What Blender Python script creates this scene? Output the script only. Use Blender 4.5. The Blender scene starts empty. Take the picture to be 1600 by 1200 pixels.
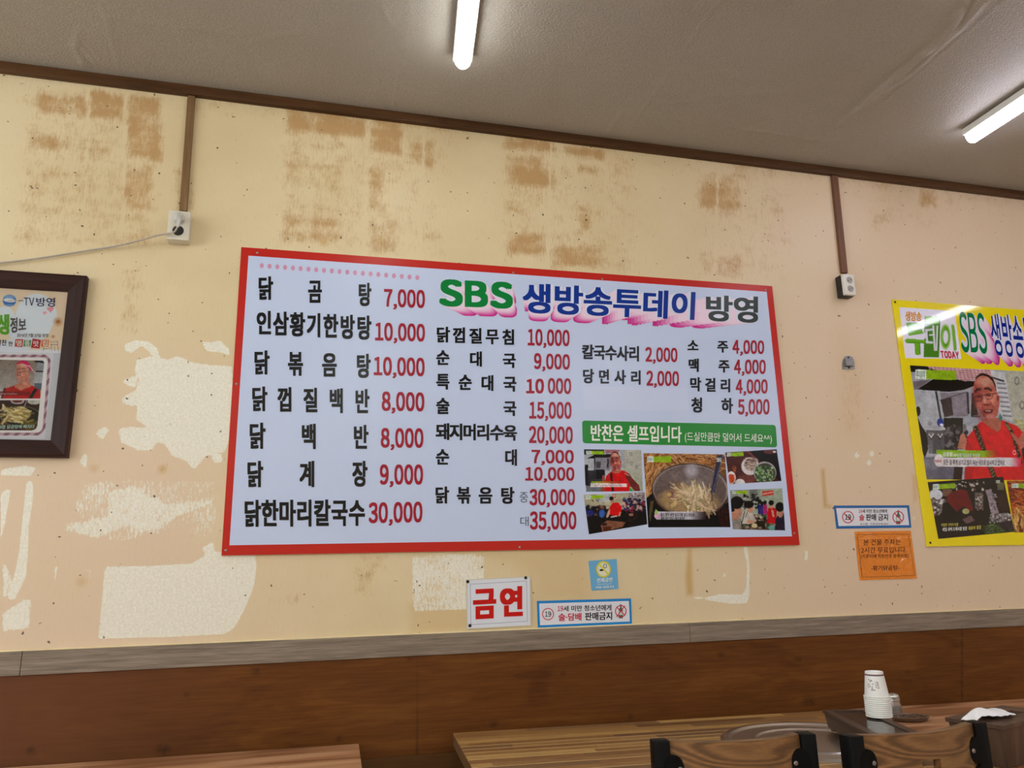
import bpy, bmesh, math, random
import numpy as np
from mathutils import Vector, Matrix

random.seed(7)
RNG = np.random.default_rng(11)
SC = bpy.context.scene
COL = SC.collection

# ------------------------------------------------------------------ camera
FPX = 1220.7
DIST = 2.30                      # camera to the menu wall
CAMZ = 1.16                      # camera above the floor
CR = np.array([0.96635678, -0.2562741, -0.02186698])
CU = np.array([-0.03895832, -0.22987863, 0.97243923])
CF = np.array([0.25423774, 0.93887134, 0.23212878])
CAM = np.array([0.0, -DIST, CAMZ])

cam_data = bpy.data.cameras.new('camera')
cam = bpy.data.objects.new('camera', cam_data)
COL.objects.link(cam)
cam_data.sensor_fit = 'HORIZONTAL'
cam_data.sensor_width = 36.0
cam_data.lens = FPX / 1600.0 * 36.0
cam_data.clip_start = 0.02
M = Matrix(((CR[0], CU[0], -CF[0], CAM[0]), (CR[1], CU[1], -CF[1], CAM[1]), (CR[2], CU[2], -CF[2], CAM[2]), (0, 0, 0, 1)))
cam.matrix_world = M
SC.camera = cam

# ------------------------------------------------------------------ world, exposure
world = bpy.data.worlds.new('world')
SC.world = world
world.use_nodes = True
world.node_tree.nodes['Background'].inputs[0].default_value = (0.9, 0.95, 1.0, 1)
world.node_tree.nodes['Background'].inputs[1].default_value = 3.0
SC.view_settings.view_transform = 'Standard'
SC.view_settings.look = 'None'
SC.view_settings.gamma = 1.0
SC.view_settings.use_curve_mapping = False
SC.view_settings.exposure = 0.72
LAMP = 11.0                      # emission of the LED tubes
SC.cycles.use_denoising = True
SC.cycles.max_bounces = 10
SC.cycles.diffuse_bounces = 6

# ------------------------------------------------------------------ measuring helpers (points on the real wall, table or ceiling)
def ray(px, py):
    return (px - 800.0) * CR - (py - 600.0) * CU + FPX * CF
def W(px, py, y=0.0):
    d = ray(px, py)
    return CAM + d * ((y + DIST) / d[1])
def Z(px, py, z):
    d = ray(px, py)
    return CAM + d * ((z - CAMZ) / d[2])
def proj_np(P):
    q = P - CAM
    zc = q @ CF
    zc = np.where(zc < 0.05, 0.05, zc)
    return 800 + FPX * (q @ CR) / zc, 600 - FPX * (q @ CU) / zc

# ------------------------------------------------------------------ colour and materials
def lin(c):
    c = c / 255.0
    return c / 12.92 if c <= 0.04045 else ((c + 0.055) / 1.055) ** 2.4
def C(r, g, b):
    return (lin(r), lin(g), lin(b), 1.0)
def newmat(name):
    m = bpy.data.materials.new(name)
    m.use_nodes = True
    nt = m.node_tree
    return m, nt, nt.nodes['Principled BSDF']
def N(nt, kind, **kw):
    n = nt.nodes.new(kind)
    for k, v in kw.items():
        if k.startswith('i_'):
            key = k[2:]
            key = int(key) if key.isdigit() else key.replace('_', ' ')
            n.inputs[key].default_value = v
        else:
            setattr(n, k, v)
    return n
def L(nt, a, b):
    nt.links.new(a, b)
def math_n(nt, op, a, b=None, clamp=False):
    n = nt.nodes.new('ShaderNodeMath')
    n.operation = op
    n.use_clamp = clamp
    for i, v in enumerate((a, b)):
        if v is None:
            continue
        if isinstance(v, (int, float)):
            n.inputs[i].default_value = v
        else:
            nt.links.new(v, n.inputs[i])
    return n.outputs[0]
def ramp(nt, fac, stops):
    r = nt.nodes.new('ShaderNodeValToRGB')
    el = r.color_ramp.elements
    while len(el) > 1:
        el.remove(el[-1])
    el[0].position, el[0].color = stops[0][0], stops[0][1]
    for p, c in stops[1:]:
        e = el.new(p)
        e.color = c
    nt.links.new(fac, r.inputs[0])
    return r.outputs[0]
def mixc(nt, fac, a, b, blend='MIX'):
    n = nt.nodes.new('ShaderNodeMix')
    n.data_type = 'RGBA'
    n.blend_type = blend
    if isinstance(fac, (int, float)):
        n.inputs[0].default_value = fac
    else:
        nt.links.new(fac, n.inputs[0])
    for i, v in ((6, a), (7, b)):
        if isinstance(v, tuple):
            n.inputs[i].default_value = v
        else:
            nt.links.new(v, n.inputs[i])
    return n.outputs[2]
def smooth(nt, v, lo, hi):
    n = nt.nodes.new('ShaderNodeMapRange')
    n.interpolation_type = 'SMOOTHSTEP'
    nt.links.new(v, n.inputs[0])
    n.inputs[1].default_value = lo
    n.inputs[2].default_value = hi
    return n.outputs[0]
def coords(nt, scale=(1, 1, 1), rot=(0, 0, 0), loc=(0, 0, 0)):
    tc = nt.nodes.new('ShaderNodeTexCoord')
    mp = nt.nodes.new('ShaderNodeMapping')
    mp.inputs['Scale'].default_value = scale
    mp.inputs['Rotation'].default_value = rot
    mp.inputs['Location'].default_value = loc
    L(nt, tc.outputs['Object'], mp.inputs[0])
    return mp.outputs[0]
def noise(nt, vec, scale, detail=4, rough=0.55, dist=0.0):
    n = N(nt, 'ShaderNodeTexNoise', i_Scale=scale, i_Detail=detail, i_Roughness=rough, i_Distortion=dist)
    L(nt, vec, n.inputs['Vector'])
    return n.outputs['Fac']
def bump(nt, bs, height, strength, dist=0.01):
    b = N(nt, 'ShaderNodeBump', i_Strength=strength, i_Distance=dist)
    L(nt, height, b.inputs['Height'])
    L(nt, b.outputs[0], bs.inputs['Normal'])

def plain(name, rgb, rough=0.5, metal=0.0, spec=0.5, coat=0.0, mottle=0.06, mscale=40):
    m, nt, bs = newmat(name)
    v = coords(nt)
    f = noise(nt, v, mscale, 3)
    c = C(*rgb)
    d = tuple(x * (1 - mottle) for x in c[:3]) + (1,)
    h = tuple(min(1, x * (1 + mottle)) for x in c[:3]) + (1,)
    L(nt, ramp(nt, f, [(0.3, d), (0.7, h)]), bs.inputs['Base Color'])
    bs.inputs['Roughness'].default_value = rough
    bs.inputs['Metallic'].default_value = metal
    bs.inputs['Specular IOR Level'].default_value = spec
    bs.inputs['Coat Weight'].default_value = coat
    bs.inputs['Coat Roughness'].default_value = 0.08
    return m
def ink(name, rgb, rough=0.35, spec=0.2):
    m, nt, bs = newmat(name)
    n = noise(nt, coords(nt), 300, 2)
    c = C(*rgb)
    L(nt, mixc(nt, n, tuple(x * 0.97 for x in c[:3]) + (1,), c), bs.inputs['Base Color'])
    bs.inputs['Roughness'].default_value = rough
    bs.inputs['Specular IOR Level'].default_value = spec
    return m
def print_mat(name, rough=0.35):
    m, nt, bs = newmat(name)
    a = N(nt, 'ShaderNodeAttribute', attribute_name='print')
    L(nt, a.outputs['Color'], bs.inputs['Base Color'])
    bs.inputs['Roughness'].default_value = rough
    bs.inputs['Specular IOR Level'].default_value = 0.5 if rough < 0.1 else 0.2
    return m
def wood(name, dark, mid, light, axis='x', scale=1.0, rough=0.45, stretch=14, knots=False, rings=0.0):
    m, nt, bs = newmat(name)
    sc = {'x': (1, stretch, stretch), 'y': (stretch, 1, stretch), 'z': (stretch, stretch, 1)}[axis]
    v = coords(nt, sc)
    big = noise(nt, v, 1.6 * scale, 5, 0.55, 0.6)
    fine = noise(nt, v, 9 * scale, 4, 0.6)
    f = math_n(nt, 'ADD', math_n(nt, 'MULTIPLY', big, 0.7), math_n(nt, 'MULTIPLY', fine, 0.3))
    if rings:
        sc2 = {'x': (1.0, 6, 6), 'y': (6, 1.0, 6), 'z': (6, 6, 1.0)}[axis]
        v2 = coords(nt, sc2)
        w = noise(nt, v2, 0.9 * scale, 2, 0.4, 0.2)
        s = math_n(nt, 'SINE', math_n(nt, 'MULTIPLY', w, rings))
        f = math_n(nt, 'ADD', f, math_n(nt, 'MULTIPLY', s, 0.16))
    c = ramp(nt, f, [(0.3, C(*dark)), (0.5, C(*mid)), (0.72, C(*light))])
    L(nt, c, bs.inputs['Base Color'])
    bs.inputs['Roughness'].default_value = rough
    bs.inputs['Specular IOR Level'].default_value = 0.16
    bump(nt, bs, fine, 0.08, 0.002)
    return m

# ------------------------------------------------------------------ object helpers
def props(o, label=None, cat=None, group=None, kind=None):
    if label: o['label'] = label
    if cat: o['category'] = cat
    if group: o['group'] = group
    if kind: o['kind'] = kind
    return o
def origin_of(o):
    v = Vector((0, 0, 0))
    while o is not None:
        v += o.location
        o = o.parent
    return v
def thing(name, label, cat, loc=(0, 0, 0), rotz=0.0, group=None):
    o = bpy.data.objects.new(name, None)
    o.empty_display_size = 0.05
    COL.objects.link(o)
    o.location = loc
    o.rotation_euler = (0, 0, rotz)
    return props(o, label, cat, group)
def mesh_obj(name, verts, faces, mats, parent=None, local=False, smooth_=False, midx=None):
    me = bpy.data.meshes.new(name)
    off = Vector((0, 0, 0)) if (parent is None or local) else origin_of(parent)
    me.from_pydata([(v[0] - off[0], v[1] - off[1], v[2] - off[2]) for v in verts], [], faces)
    for m in (mats if isinstance(mats, (list, tuple)) else [mats]):
        me.materials.append(m)
    if midx is not None:
        me.polygons.foreach_set('material_index', midx)
    if smooth_:
        me.polygons.foreach_set('use_smooth', [True] * len(me.polygons))
    me.update()
    o = bpy.data.objects.new(name, me)
    COL.objects.link(o)
    if parent is not None:
        o.parent = parent
    return o
def bm_obj(name, bm, mats, parent=None, local=False, smooth_=None):
    if parent is not None and not local:
        bmesh.ops.translate(bm, verts=bm.verts, vec=-origin_of(parent))
    me = bpy.data.meshes.new(name)
    bmesh.ops.recalc_face_normals(bm, faces=bm.faces)
    bm.to_mesh(me)
    bm.free()
    for m in (mats if isinstance(mats, (list, tuple)) else [mats]):
        me.materials.append(m)
    if smooth_ is not None:
        me.polygons.foreach_set('use_smooth', [True] * len(me.polygons))
        try:
            me.set_sharp_from_angle(angle=math.radians(smooth_))
        except Exception:
            pass
    o = bpy.data.objects.new(name, me)
    COL.objects.link(o)
    if parent is not None:
        o.parent = parent
    return o
def add_hexa(bm, b, t, bev=0.0, seg=2):
    """b, t: four corner points each (same winding)."""
    vs = [bm.verts.new(p) for p in b] + [bm.verts.new(p) for p in t]
    fs = [(3, 2, 1, 0), (4, 5, 6, 7), (0, 1, 5, 4), (1, 2, 6, 5), (2, 3, 7, 6), (3, 0, 4, 7)]
    faces = [bm.faces.new([vs[i] for i in f]) for f in fs]
    if bev:
        ed = set()
        for f in faces:
            ed.update(f.edges)
        bmesh.ops.bevel(bm, geom=list(ed), offset=bev, segments=seg, affect='EDGES', profile=0.5)
def add_box(bm, x0, x1, y0, y1, z0, z1, bev=0.0, seg=2):
    add_hexa(bm, [(x0, y0, z0), (x1, y0, z0), (x1, y1, z0), (x0, y1, z0)],
             [(x0, y0, z1), (x1, y0, z1), (x1, y1, z1), (x0, y1, z1)], bev, seg)
def box(name, x0, x1, y0, y1, z0, z1, mat, parent=None, bev=0.0, local=False, seg=2):
    bm = bmesh.new()
    add_box(bm, min(x0, x1), max(x0, x1), min(y0, y1), max(y0, y1), min(z0, z1), max(z0, z1), bev, seg)
    return bm_obj(name, bm, mat, parent, local, 35 if bev else None)
def slab(name, q, y0, y1, mat, parent=None, bev=0.0):
    """board from four points (x,z) TL TR BR BL, y0 = back, y1 = front."""
    bm = bmesh.new()
    add_hexa(bm, [(p[0], y0, p[2]) for p in q], [(p[0], y1, p[2]) for p in q], bev)
    return bm_obj(name, bm, mat, parent, False, 35 if bev else None)
def add_lathe(bm, prof, c, axis='z', seg=32, cap=True):
    rings = []
    for r, h in prof:
        ring = []
        for i in range(seg):
            a = 2 * math.pi * i / seg
            if axis == 'z':
                p = (c[0] + r * math.cos(a), c[1] + r * math.sin(a), c[2] + h)
            else:                                  # axis y, h towards the room (-y)
                p = (c[0] + r * math.cos(a), c[1] - h, c[2] + r * math.sin(a))
            ring.append(bm.verts.new(p))
        rings.append(ring)
    for a, b in zip(rings, rings[1:]):
        for i in range(seg):
            j = (i + 1) % seg
            bm.faces.new((a[i], a[j], b[j], b[i]))
    if cap:
        bm.faces.new(rings[0][::-1])
        bm.faces.new(rings[-1])
def lathe(name, prof, c, mat, parent=None, axis='z', seg=32, cap=True, local=False, sharp=40):
    bm = bmesh.new()
    add_lathe(bm, prof, c, axis, seg, cap)
    return bm_obj(name, bm, mat, parent, local, sharp)
def tube(name, pts, r, mat, parent=None, seg=10):
    bm = bmesh.new()
    pts = [Vector(p) for p in pts]
    rings = []
    for i, p in enumerate(pts):
        t = (pts[min(i + 1, len(pts) - 1)] - pts[max(i - 1, 0)]).normalized()
        s = t.cross(Vector((0, 1, 0.01))).normalized()
        u = s.cross(t).normalized()
        rr = r[i] if isinstance(r, (list, tuple)) else r
        rings.append([bm.verts.new(p + (s * math.cos(2 * math.pi * k / seg) + u * math.sin(2 * math.pi * k / seg)) * rr) for k in range(seg)])
    for a, b in zip(rings, rings[1:]):
        for i in range(seg):
            bm.faces.new((a[i], a[(i + 1) % seg], b[(i + 1) % seg], b[i]))
    bm.faces.new(rings[0][::-1])
    bm.faces.new(rings[-1])
    return bm_obj(name, bm, mat, parent, False, 50)
def copy_tree(o, parent=None):
    c = o.copy()
    COL.objects.link(c)
    if parent is not None:
        c.parent = parent
    for ch in list(o.children):
        copy_tree(ch, c)
    return c

# ------------------------------------------------------------------ lettering: glyph outlines of the built-in font as flat print
_glyph = {}
LAYER = 0.00001                  # thickness of one printed pass
def glyphs(s, bold):
    key = (s, round(bold, 4))
    if key in _glyph:
        return _glyph[key]
    if s and all(ch in '0123456789,SBTVODAY' for ch in s):
        V, F, x, n = [], [], 0.0, 0
        for ch in s:
            v, f = glyphs(chr(ord(ch) + 0xFEE0), bold)
            lo, hi = v[:, 0].min(), v[:, 0].max()
            w = hi - lo
            if ch == ',':
                v = v.copy()
                h = v[:, 1].max() - v[:, 1].min()
                v[:, 1] = (v[:, 1] - v[:, 1].max()) * (0.25 / h) + 0.11
            V.append(v + np.array([x - lo, 0, 0]))
            F += [tuple(j + n for j in g) for g in f]
            n += len(v)
            x += w + 0.055
        _glyph[key] = (np.concatenate(V), F)
        return _glyph[key]
    if bold > 0:                       # heavier strokes: the same outline printed again a hair to each side
        v0, f0 = glyphs(s, 0.0)
        V, F = [v0], list(f0)
        k = 8
        for i in range(k):
            ox, oy = ((1, 0), (1, 1), (0, 1), (-1, 1), (-1, 0), (-1, -1), (0, -1), (1, -1))[i]
            V.append(v0 + np.array([bold * 1.15 * ox, bold * 0.8 * oy, i + 1.0]))
            F += [tuple(j + len(v0) * (i + 1) for j in f) for f in f0]
        _glyph[key] = (np.concatenate(V) if len(v0) else v0, F)
        return _glyph[key]
    cu = bpy.data.curves.new('letters', 'FONT')
    cu.body = s
    cu.size = 1.0
    cu.resolution_u = 4
    cu.fill_mode = 'BOTH'
    ob = bpy.data.objects.new('letters', cu)
    me = ob.to_mesh()
    vs = np.array([v.co[:] for v in me.vertices]) if len(me.vertices) else np.zeros((0, 3))
    fs = [tuple(p.vertices) for p in me.polygons]
    ob.to_mesh_clear()
    bpy.data.objects.remove(ob)
    bpy.data.curves.remove(cu)
    _glyph[key] = (vs, fs)
    return _glyph[key]
def quad_map(uv, q, y):
    """u right 0..1, v up 0..1 inside the photo quad [TL,TR,BR,BL] on wall plane y."""
    TL, TR, BR, BL = [W(p[0], p[1], y) for p in q]
    u, v = uv[:, :1], uv[:, 1:2]
    return (BL * (1 - u) + BR * u) * (1 - v) + (TL * (1 - u) + TR * u) * v
def lines_geo(items):
    """items: (string, quad, bold) -> verts, faces, each string fitted to its quad at plane y."""
    V, F, n = [], [], 0
    for s, q, bold, y in items:
        vs, fs = glyphs(s, bold)
        if not len(vs):
            continue
        lo, hi = vs[:, :2].min(0), vs[:, :2].max(0)
        uv = (vs[:, :2] - lo) / np.maximum(hi - lo, 1e-6)
        P = quad_map(uv, q, y)
        P[:, 1] -= vs[:, 2] * LAYER
        V.append(P)
        F += [tuple(i + n for i in f) for f in fs]
        n += len(vs)
    return np.concatenate(V), F
def text(name, s, x0, x1, l, r, mat, parent, y, bold=0.0, slant=0.0):
    """l=(top,bottom) at x0, r=(top,bottom) at x1, photo pixels."""
    q = [(x0 + slant, l[0]), (x1 + slant, r[0]), (x1, r[1]), (x0, l[1])]
    V, F = lines_geo([(s, q, bold, y)])
    return mesh_obj(name, V, F, mat, parent)
def spaced(name, s, x0, x1, l, r, wl, wr, mat, parent, y, bold):
    """characters of s spread evenly between x0 and x1, each in a cell as wide as wl..wr."""
    V, F, n = [], [], 0
    k = len(s)
    for i, ch in enumerate(s):
        t = i / (k - 1)
        w = wl + (wr - wl) * t
        cx = (x0 + wl / 2) * (1 - t) + (x1 - wr / 2) * t
        tt = (cx - x0) / (x1 - x0)
        tp = l[0] + (r[0] - l[0]) * tt
        bt = l[1] + (r[1] - l[1]) * tt
        lean = (l[0] - l[1]) * 0.03
        vs, fs = glyphs(ch, bold)
        uv = np.stack([(vs[:, 0] - 0.03) / 0.88, (vs[:, 1] + 0.09) / 0.945], 1)
        q = [(cx - w / 2, tp), (cx + w / 2, tp), (cx + w / 2, bt), (cx - w / 2, bt)]
        P = quad_map(uv, q, y)
        P[:, 1] -= vs[:, 2] * LAYER
        V.append(P)
        F += [tuple(j + n for j in f) for f in fs]
        n += len(vs)
    return mesh_obj(name, np.concatenate(V), F, mat, parent)
def flat(name, quads, y, mat, parent):
    """flat printed shapes from photo polygons."""
    V, F, n = [], [], 0
    for q in quads:
        V += [W(p[0], p[1], y) for p in q]
        F.append(tuple(range(n, n + len(q)))[::-1])
        n += len(q)
    return mesh_obj(name, V, F, mat, parent)
def ring_pts(cx, cy, rx, ry, k=40, a0=0, a1=2 * math.pi):
    return [(cx + rx * math.cos(a0 + (a1 - a0) * i / k), cy + ry * math.sin(a0 + (a1 - a0) * i / k)) for i in range(k)]
def annulus(name, cx, cy, rx, ry, th, y, mat, parent, k=48, slash=None):
    V, F = [], []
    for i in range(k):
        a = 2 * math.pi * i / k
        V.append(W(cx + rx * math.cos(a), cy + ry * math.sin(a), y))
        V.append(W(cx + (rx - th) * math.cos(a), cy + (ry - th) * math.sin(a), y))
    for i in range(k):
        j = (i + 1) % k
        F.append((2 * i, 2 * i + 1, 2 * j + 1, 2 * j))
    if slash:
        for (p, q2) in slash:
            d = np.array([q2[0] - p[0], q2[1] - p[1]], float)
            nn = np.array([-d[1], d[0]]) / np.linalg.norm(d) * th / 2
            b = len(V)
            for s_ in ((p[0] + nn[0], p[1] + nn[1]), (p[0] - nn[0], p[1] - nn[1]), (q2[0] - nn[0], q2[1] - nn[1]), (q2[0] + nn[0], q2[1] + nn[1])):
                V.append(W(s_[0], s_[1], y - 0.0001))
            F.append((b, b + 1, b + 2, b + 3))
    return mesh_obj(name, V, F, mat, parent)

# ------------------------------------------------------------------ printed pictures: a painter whose dots become a fine coloured grid
class Paint:
    def __init__(s, quad, n, m, zoom, base=(128, 128, 128)):
        s.q, s.n, s.m, s.zoom, s.badge_at = quad, n, m, zoom, None
        u, v = np.meshgrid(np.linspace(0, 1, n), np.linspace(0, 1, m))
        (a, b, c, d) = [np.array(p, float) for p in quad]
        px = (a[0] * (1 - u) + b[0] * u) * (1 - v) + (d[0] * (1 - u) + c[0] * u) * v
        py = (a[1] * (1 - u) + b[1] * u) * (1 - v) + (d[1] * (1 - u) + c[1] * u) * v
        s.px, s.py = px, py
        s.X, s.Y = (px - zoom[0]) * zoom[2], (py - zoom[1]) * zoom[2]
        s.a = np.ones((m, n, 3)) * np.array(base) / 255.0
        A = np.stack([s.X.ravel(), s.Y.ravel(), np.ones(n * m)], 1)
        ii, jj = np.meshgrid(np.arange(n), np.arange(m))
        s.fi = np.linalg.lstsq(A, ii.ravel().astype(float), rcond=None)[0]
        s.fj = np.linalg.lstsq(A, jj.ravel().astype(float), rcond=None)[0]
    def put(s, mask, c, a=1.0):
        mask = (np.clip(mask, 0, 1) * a)[..., None]
        s.a = s.a * (1 - mask) + np.array(c) / 255.0 * mask
    def crop(s, x0, y0, x1, y1):
        q = np.array([(x0, y0, 1), (x1, y0, 1), (x0, y1, 1), (x1, y1, 1)])
        i, j = q @ s.fi, q @ s.fj
        pad = 5 + int(0.02 * max(s.n, s.m))
        return (slice(max(0, int(j.min()) - pad), max(0, int(j.max()) + pad + 1)), slice(max(0, int(i.min()) - pad), max(0, int(i.max()) + pad + 1)))
    def putc(s, sl, mask, c, a=1.0):
        mask = (np.clip(mask, 0, 1) * a)[..., None]
        s.a[sl] = s.a[sl] * (1 - mask) + np.array(c) / 255.0 * mask
    def _in(s, pts):
        ins = np.zeros(s.X.shape, bool)
        k = len(pts)
        for i in range(k):
            x1, y1 = pts[i]
            x2, y2 = pts[(i + 1) % k]
            if y1 == y2:
                continue
            cond = ((y1 > s.Y) != (y2 > s.Y)) & (s.X < (x2 - x1) * (s.Y - y1) / (y2 - y1) + x1)
            ins ^= cond
        return ins.astype(float)
    def poly(s, pts, c, a=1.0):
        s.put(s._in(pts), c, a)
    def rect(s, x0, y0, x1, y1, c, a=1.0):
        s.poly([(x0, y0), (x1, y0), (x1, y1), (x0, y1)], c, a)
    def ell(s, cx, cy, rx, ry, c, a=1.0, soft=0.15, rot=0.0):
        g = max(rx, ry) * (1 + soft) if rot else 0
        sl = s.crop(cx - max(g, rx * (1 + soft)), cy - max(g, ry * (1 + soft)), cx + max(g, rx * (1 + soft)), cy + max(g, ry * (1 + soft)))
        dx, dy = s.X[sl] - cx, s.Y[sl] - cy
        cr, sr = math.cos(rot), math.sin(rot)
        r = np.sqrt(((dx * cr + dy * sr) / rx) ** 2 + ((-dx * sr + dy * cr) / ry) ** 2)
        s.putc(sl, (1 + soft / 2 - r) / soft, c, a)
    def ring(s, cx, cy, rx, ry, w, c, a=1.0):
        r = np.sqrt(((s.X - cx) / rx) ** 2 + ((s.Y - cy) / ry) ** 2)
        s.put(1.2 - np.abs(r - 1) * min(rx, ry) / (w / 2), c, a)
    def line(s, pts, w, c, a=1.0):
        for (x1, y1), (x2, y2) in zip(pts, pts[1:]):
            dx, dy = x2 - x1, y2 - y1
            sl = s.crop(min(x1, x2) - w, min(y1, y2) - w, max(x1, x2) + w, max(y1, y2) + w)
            X, Y = s.X[sl], s.Y[sl]
            t = np.clip(((X - x1) * dx + (Y - y1) * dy) / (dx * dx + dy * dy + 1e-9), 0, 1)
            d = np.hypot(X - x1 - t * dx, Y - y1 - t * dy)
            s.putc(sl, 1.4 - d / (w / 2), c, a)
    def grad(s, x0, y0, x1, y1, c0, c1, pts=None, a=1.0):
        t = np.clip(((s.X - x0) * (x1 - x0) + (s.Y - y0) * (y1 - y0)) / ((x1 - x0) ** 2 + (y1 - y0) ** 2), 0, 1)[..., None]
        col = np.array(c0) / 255 * (1 - t) + np.array(c1) / 255 * t
        m = (np.ones(s.X.shape) if pts is None else s._in(pts))[..., None] * a
        s.a = s.a * (1 - m) + col * m
    def strands(s, k, x0, y0, x1, y1, ln, w, ang, cols, seed=1, inside=None, a=0.9):
        rg = random.Random(seed)
        for _ in range(k):
            x, y = rg.uniform(x0, x1), rg.uniform(y0, y1)
            if inside and not inside(x, y):
                continue
            t = rg.uniform(*ang)
            l = ln * rg.uniform(0.6, 1.3)
            bend = rg.uniform(-.25, .25)
            p = [(x - l / 2 * math.cos(t), y - l / 2 * math.sin(t)), (x + bend * l * math.sin(t), y - bend * l * math.cos(t)), (x + l / 2 * math.cos(t), y + l / 2 * math.sin(t))]
            s.line(p, w * rg.uniform(.7, 1.3), rg.choice(cols), a)
    def blobs(s, k, x0, y0, x1, y1, r, cols, seed=1, a=0.9, inside=None):
        rg = random.Random(seed)
        for _ in range(k):
            x, y = rg.uniform(x0, x1), rg.uniform(y0, y1)
            if inside and not inside(x, y):
                continue
            s.ell(x, y, r * rg.uniform(.6, 1.4), r * rg.uniform(.6, 1.4), rg.choice(cols), a, 0.5)
    def grain(s, amp, seed=3):
        g = np.random.default_rng(seed).normal(0, amp / 255.0, s.X.shape)[..., None]
        s.a = np.clip(s.a + g, 0, 1)
    def badge(s, x0, y0, x1, y1, split, tilt=0):
        """the white-and-green programme badge in a corner of each picture."""
        s.poly([(x0, y0), (x1, y0 + tilt), (x1, y1 + tilt), (x0, y1)], (150, 185, 45))
        xs = x0 + (x1 - x0) * split
        ts = tilt * split
        s.poly([(x0, y0), (xs, y0 + ts), (xs, y1 + ts), (x0, y1)], (225, 235, 228))
        s.badge_at = ([(x0 + (xs - x0) * .08, y0 + (y1 - y0) * .1), (xs - (xs - x0) * .06, y0 + (y1 - y0) * .1 + ts), (xs - (xs - x0) * .06, y1 - (y1 - y0) * .1 + ts), (x0 + (xs - x0) * .08, y1 - (y1 - y0) * .1)])
    def make(s, name, y, mat, parent, round_=None):
        TL, TR, BR, BL = [W(p[0], p[1], y) for p in s.q]
        n, m = s.n, s.m
        u, v = np.meshgrid(np.linspace(0, 1, n), np.linspace(0, 1, m))
        u, v = u[..., None], v[..., None]
        P = ((TL * (1 - u) + TR * u) * (1 - v) + (BL * (1 - u) + BR * u) * v).reshape(-1, 3)
        idx = np.arange(n * m).reshape(m, n)
        keep = np.ones((m - 1, n - 1), bool)
        if round_ is not None:
            keep = round_(s.X[:-1, :-1], s.Y[:-1, :-1])
        F = np.stack([idx[:-1, :-1], idx[1:, :-1], idx[1:, 1:], idx[:-1, 1:]], -1)[keep].tolist()
        o = mesh_obj(name, P.tolist(), F, mat, parent)
        ca = o.data.color_attributes.new('print', 'FLOAT_COLOR', 'POINT')
        gi, gj = np.meshgrid(np.arange(n), np.arange(m))
        tex = ((vnoise(gi / 9.0, gj / 9.0, 41) - .5) * .12 + (vnoise(gi / 3.0 + 7, gj / 3.0, 42) - .5) * .10) * (1.0 if name == 'photo_print' else 0.0)
        c = np.clip((s.a * (1 + tex[..., None]) - 0.5) * 1.2 + (0.44 if name == 'photo_print' else 0.5), 0, 1).reshape(-1, 3)
        c = np.where(c <= 0.04045, c / 12.92, ((c + 0.055) / 1.055) ** 2.4)
        ca.data.foreach_set('color', np.concatenate([c, np.ones((len(c), 1))], 1).astype(np.float32).ravel())
        if s.badge_at:
            q = [(s.zoom[0] + a / s.zoom[2], s.zoom[1] + b / s.zoom[2]) for a, b in s.badge_at]
            V, F = lines_geo([('투데이', q, 0.012, y - 0.0003)])
            mesh_obj('badge_lettering', V, F, badge_ink, o)
        return o

# ================================================================== SETTING
CEIL = CAMZ + 1.464
X0, X1, YF = -3.2, 5.6, -5.4       # room extents

# ---- wall with the menu: stains, torn paper and adhesive marks as masks
def fine_axis(a, b, lo, hi, st):
    return np.array([a] + list(np.arange(lo, hi + 1e-6, st)) + [b])
def poly_sd(PX, PY, pts):
    """signed distance in photo pixels, positive inside."""
    d = np.full(PX.shape, 1e9)
    ins = np.zeros(PX.shape, bool)
    k = len(pts)
    for i in range(k):
        x1, y1 = pts[i]
        x2, y2 = pts[(i + 1) % k]
        dx, dy = x2 - x1, y2 - y1
        t = np.clip(((PX - x1) * dx + (PY - y1) * dy) / (dx * dx + dy * dy + 1e-9), 0, 1)
        d = np.minimum(d, np.hypot(PX - x1 - t * dx, PY - y1 - t * dy))
        if y1 != y2:
            ins ^= ((y1 > PY) != (y2 > PY)) & (PX < dx * (PY - y1) / (y2 - y1) + x1)
    return np.where(ins, d, -d)
def vnoise(U, V, seed):
    r = np.random.default_rng(seed)
    g = r.random((257, 257))
    iu, iv = np.floor(U).astype(int), np.floor(V).astype(int)
    fu, fv = U - iu, V - iv
    fu, fv = fu * fu * (3 - 2 * fu), fv * fv * (3 - 2 * fv)
    iu, iv = iu % 256, iv % 256
    return (g[iv, iu] * (1 - fu) + g[iv, iu + 1] * fu) * (1 - fv) + (g[iv + 1, iu] * (1 - fu) + g[iv + 1, iu + 1] * fu) * fv

wx = fine_axis(X0, X1, -1.02, 3.0, 0.008)
wz = fine_axis(0.0, CEIL, CAMZ - 0.20, CEIL - 0.004, 0.008)
GX, GZ = np.meshgrid(wx, wz)
PX, PY = proj_np(np.stack([GX, 0 * GX, GZ], -1))
peel = np.zeros(GX.shape)
stain = np.zeros(GX.shape)
tape = np.zeros(GX.shape)
wash = np.zeros(GX.shape)
def paint_mask(arr, pts, cap=1.0, soft=10.0):
    np.maximum(arr, np.clip(0.5 + poly_sd(PX, PY, pts) / (2 * soft), 0, 1) * cap, out=arr)
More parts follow.
